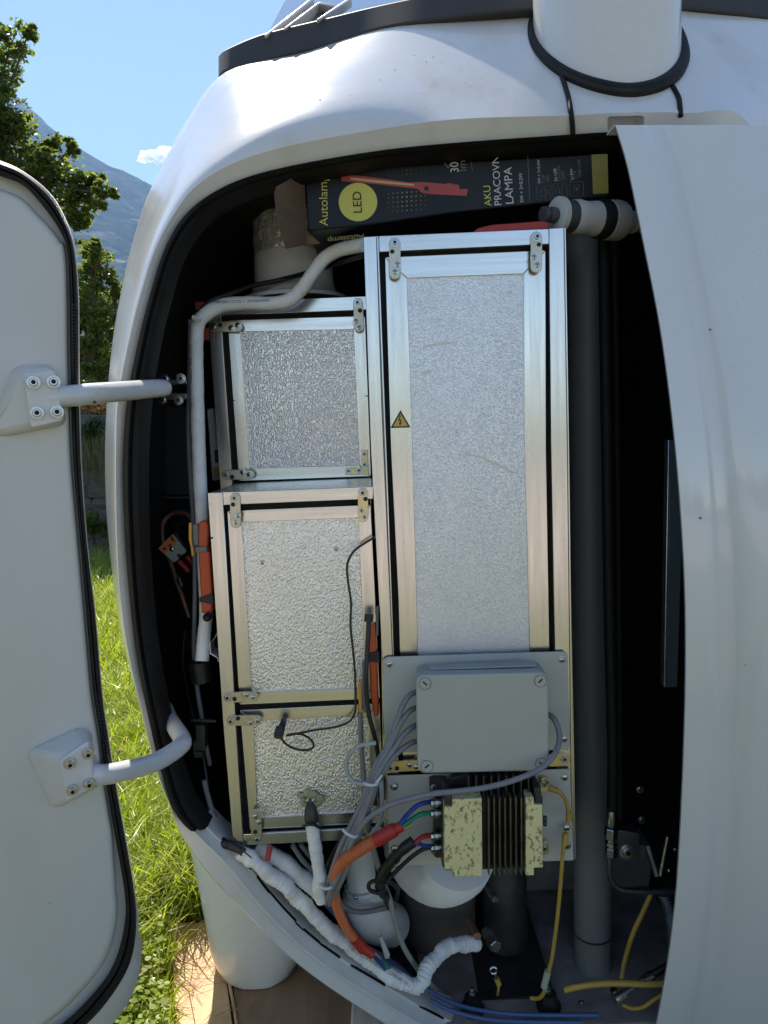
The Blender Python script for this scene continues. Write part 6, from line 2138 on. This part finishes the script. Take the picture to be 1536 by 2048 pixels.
tree('broadleaf_tree', 'tall leafy tree reaching into the sky above the open door', [(-120, 180, 120, 0), (-30, 120, 60, .2), (20, 90, 42, 0), (55, 72, 20, -.1), (2, 170, 45, .3), (-20, 260, 80, 0), (28, 255, 40, .1), (92, 300, 32, 0), (140, 296, 20, -.2), (40, 350, 75, .2), (110, 360, 60, 0), (165, 372, 45, -.1), (205, 388, 26, -.2),
      (150, 420, 42, 0), (155, 448, 16, 0), (60, 430, 70, .3), (-80, 380, 100, .4), (-8, 200, 36, -.3), (70, 318, 32, -.3), (190, 370, 22, 0), (222, 388, 12, -.1)], 8.6, [(-160, 880, zt - .06), (-40, 260)], leaf=0.066, dens=1.6, seed=3)
tree('broadleaf_tree', 'lower leafy tree filling the gap between door and capsule under the mountain', [(185, 500, 26, 0), (200, 530, 45, 0), (170, 560, 45, .2), (225, 575, 28, 0), (165, 620, 50, .3), (215, 620, 40, .4), (180, 670, 50, .2), (228, 660, 34, .6), (160, 720, 40, .1), (215, 715, 36, .5), (180, 610, 36, -.4), (190, 690, 36, -.4), (170, 745, 28, -.3), (215, 750, 24, -.2), (200, 650, 32, -.4), (196, 486, 10, -.1), (240, 600, 20, 0), (140, 660, 50, .2), (250, 560, 20, .2)], 9.6,
     [(150, 850, zt - .06), (185, 620)], leaf=0.07, dens=1.3, seed=9)

# house beyond the trees
HS = thing('garden_house', 'pale house with a dark eave glimpsed through the trees', 'house', tuple(P(240, 800, 15)[:2]) + (zt - 0.06,))
hx0, hx1 = P(120, 700, 15).x, P(420, 700, 15).x
ze = P(200, 748, 15).z
v, f = box(hx0, hx1, 15, 19, zt - 0.06, ze + 1.2)
mesh('wall', v, f, PLASTERG, HS)
v, f = box(hx0 - 0.1, hx1 + .1, 14.4, 14.9, ze - 0.02, ze + 0.14)
mesh('eave_board', v, f, DWOOD, HS)
v, f = box(hx0, hx1, 14.9, 14.995, zt - 0.06, ze - 0.05)
mesh('timber_base', v, f, DWOOD, HS)
zr = P(200, 600, 15).z
v = [(hx0 - .3, 14.3, ze + .15), (hx1 + .3, 14.3, ze + .15), (hx1 + .3, 17, zr), (hx0 - .3, 17, zr), (hx0 - .3, 19.7, ze + .15), (hx1 + .3, 19.7, ze + .15)]
mesh('roof', v, [(0, 1, 2, 3), (3, 2, 5, 4), (0, 3, 4), (1, 5, 2), (0, 4, 5, 1)], PLASTER, HS)

# planting along the top and foot of the wall
def shrub(name, label, cat, cx, cy, rpx, Y, n, size, m, seed, flat=.7, ground=None):
    rng = random.Random(seed)
    c = P(cx, cy, Y)
    V, F = [], []
    R = rpx * Y / FPX
    root = thing(name, label, cat, (c.x, Y, ground if ground is not None else c.z - R))
    mm = MB()
    for _ in range(7):
        d = Vector((rng.gauss(0, 1), rng.gauss(0, .6), rng.gauss(0, 1))).normalized() * R * rng.uniform(.3, .9)
        d.z *= flat
        mm.tube([Vector((c.x, Y, root.location.z)), c + d], [0.008, 0.003], 4)
        leaf_cluster(V, F, c + d, R * .5, n // 7, size, rng, flat)
    mm.build('stem', BARK, root)
    mesh('foliage', V, F, m, root, recalc=False, angle=180)
    return root


shrub('flower_clump', 'yellow and red flower clump on the wall top left of the hinge arm', 'flowers', 188, 818, 24, YW + .15, 420, 0.045, FLOWERM, 4, .5)
shrub('flower_clump', 'yellowish flower clump on the wall top close to the capsule edge', 'flowers', 222, 822, 20, YW + .2, 300, 0.045, FLOWERM, 5, .5)
shrub('garden_plant', 'grey green leafy plant hanging over the wall face', 'plant', 182, 860, 24, YW - .12, 360, 0.06, SHRUBM, 6, .9)
shrub('garden_plant', 'fern like plant growing low at the foot of the wall', 'plant', 190, 1045, 28, YW - .25, 420, 0.07, LEAFM, 7, .9, ground=0.0)
shrub('garden_bush', 'bright green low bush under the house eave', 'bush', 170, 775, 26, YW + 1.2, 360, 0.07, SHRUBM, 11, .6)
m = MB()
rng = random.Random(31)
for _ in range(260):
    x = P(rng.uniform(165, 235), 880, YW).x
    z0 = zt - rng.uniform(0.05, 0.25)
    L = rng.uniform(.15, .4)
    p = Vector((x, YW - .02, z0)); q = p + Vector((rng.uniform(-.12, .16), -rng.uniform(.05, .16), -L))
    m.tube([p, (p + q) / 2 + Vector((0, -.05, .06)), q], [0.003, 0.003, 0.001], 3)
o = m.build('hanging_grass', mat('straw_grass', (0.20, 0.19, 0.09), 0.8))
tag(o, 'straw coloured tufts drooping over the shaded wall', 'grass', kind='stuff')

# what stands behind the viewer and shows only in the glossy surfaces
v, f = box(-12, 12, -15.0, -2.8, -0.1, 0.012)
o = mesh('paved_yard', v, f, PAVE, None)
o['kind'] = 'structure'
rng = random.Random(77)
V, F = [], []
for i in range(46):
    c = Vector((rng.uniform(-16, 16), rng.uniform(-20, -16.5), rng.uniform(0.6, 1.5 + 0.5 * math.sin(i))))
    leaf_cluster(V, F, c, rng.uniform(.9, 1.5), 80, 0.42, rng)
o = mesh('tree_line', V, F, LEAFM, None, recalc=False, angle=180)
tag(o, 'row of trees mirrored dimly in the glossy white hatch', 'trees', kind='stuff')


# ================================================================ HAZE
def haze():
    m = bpy.data.materials.new('valley_haze')
    m.use_nodes = True
    nt = m.node_tree
    nt.nodes.clear()
    out = nt.nodes.new('ShaderNodeOutputMaterial')
    pv = nt.nodes.new('ShaderNodeVolumePrincipled')
    pv.inputs['Color'].default_value = (0.33, 0.55, 1.0, 1)
    pv.inputs['Density'].default_value = 0.00014
    pv.inputs['Anisotropy'].default_value = 0.2
    nt.links.new(pv.outputs[0], out.inputs['Volume'])
    v, f = box(-3200, 2500, -120, 4600, -30, 1900)
    o = mesh('haze', v, f, m, None)
    o['kind'] = 'stuff'


haze()
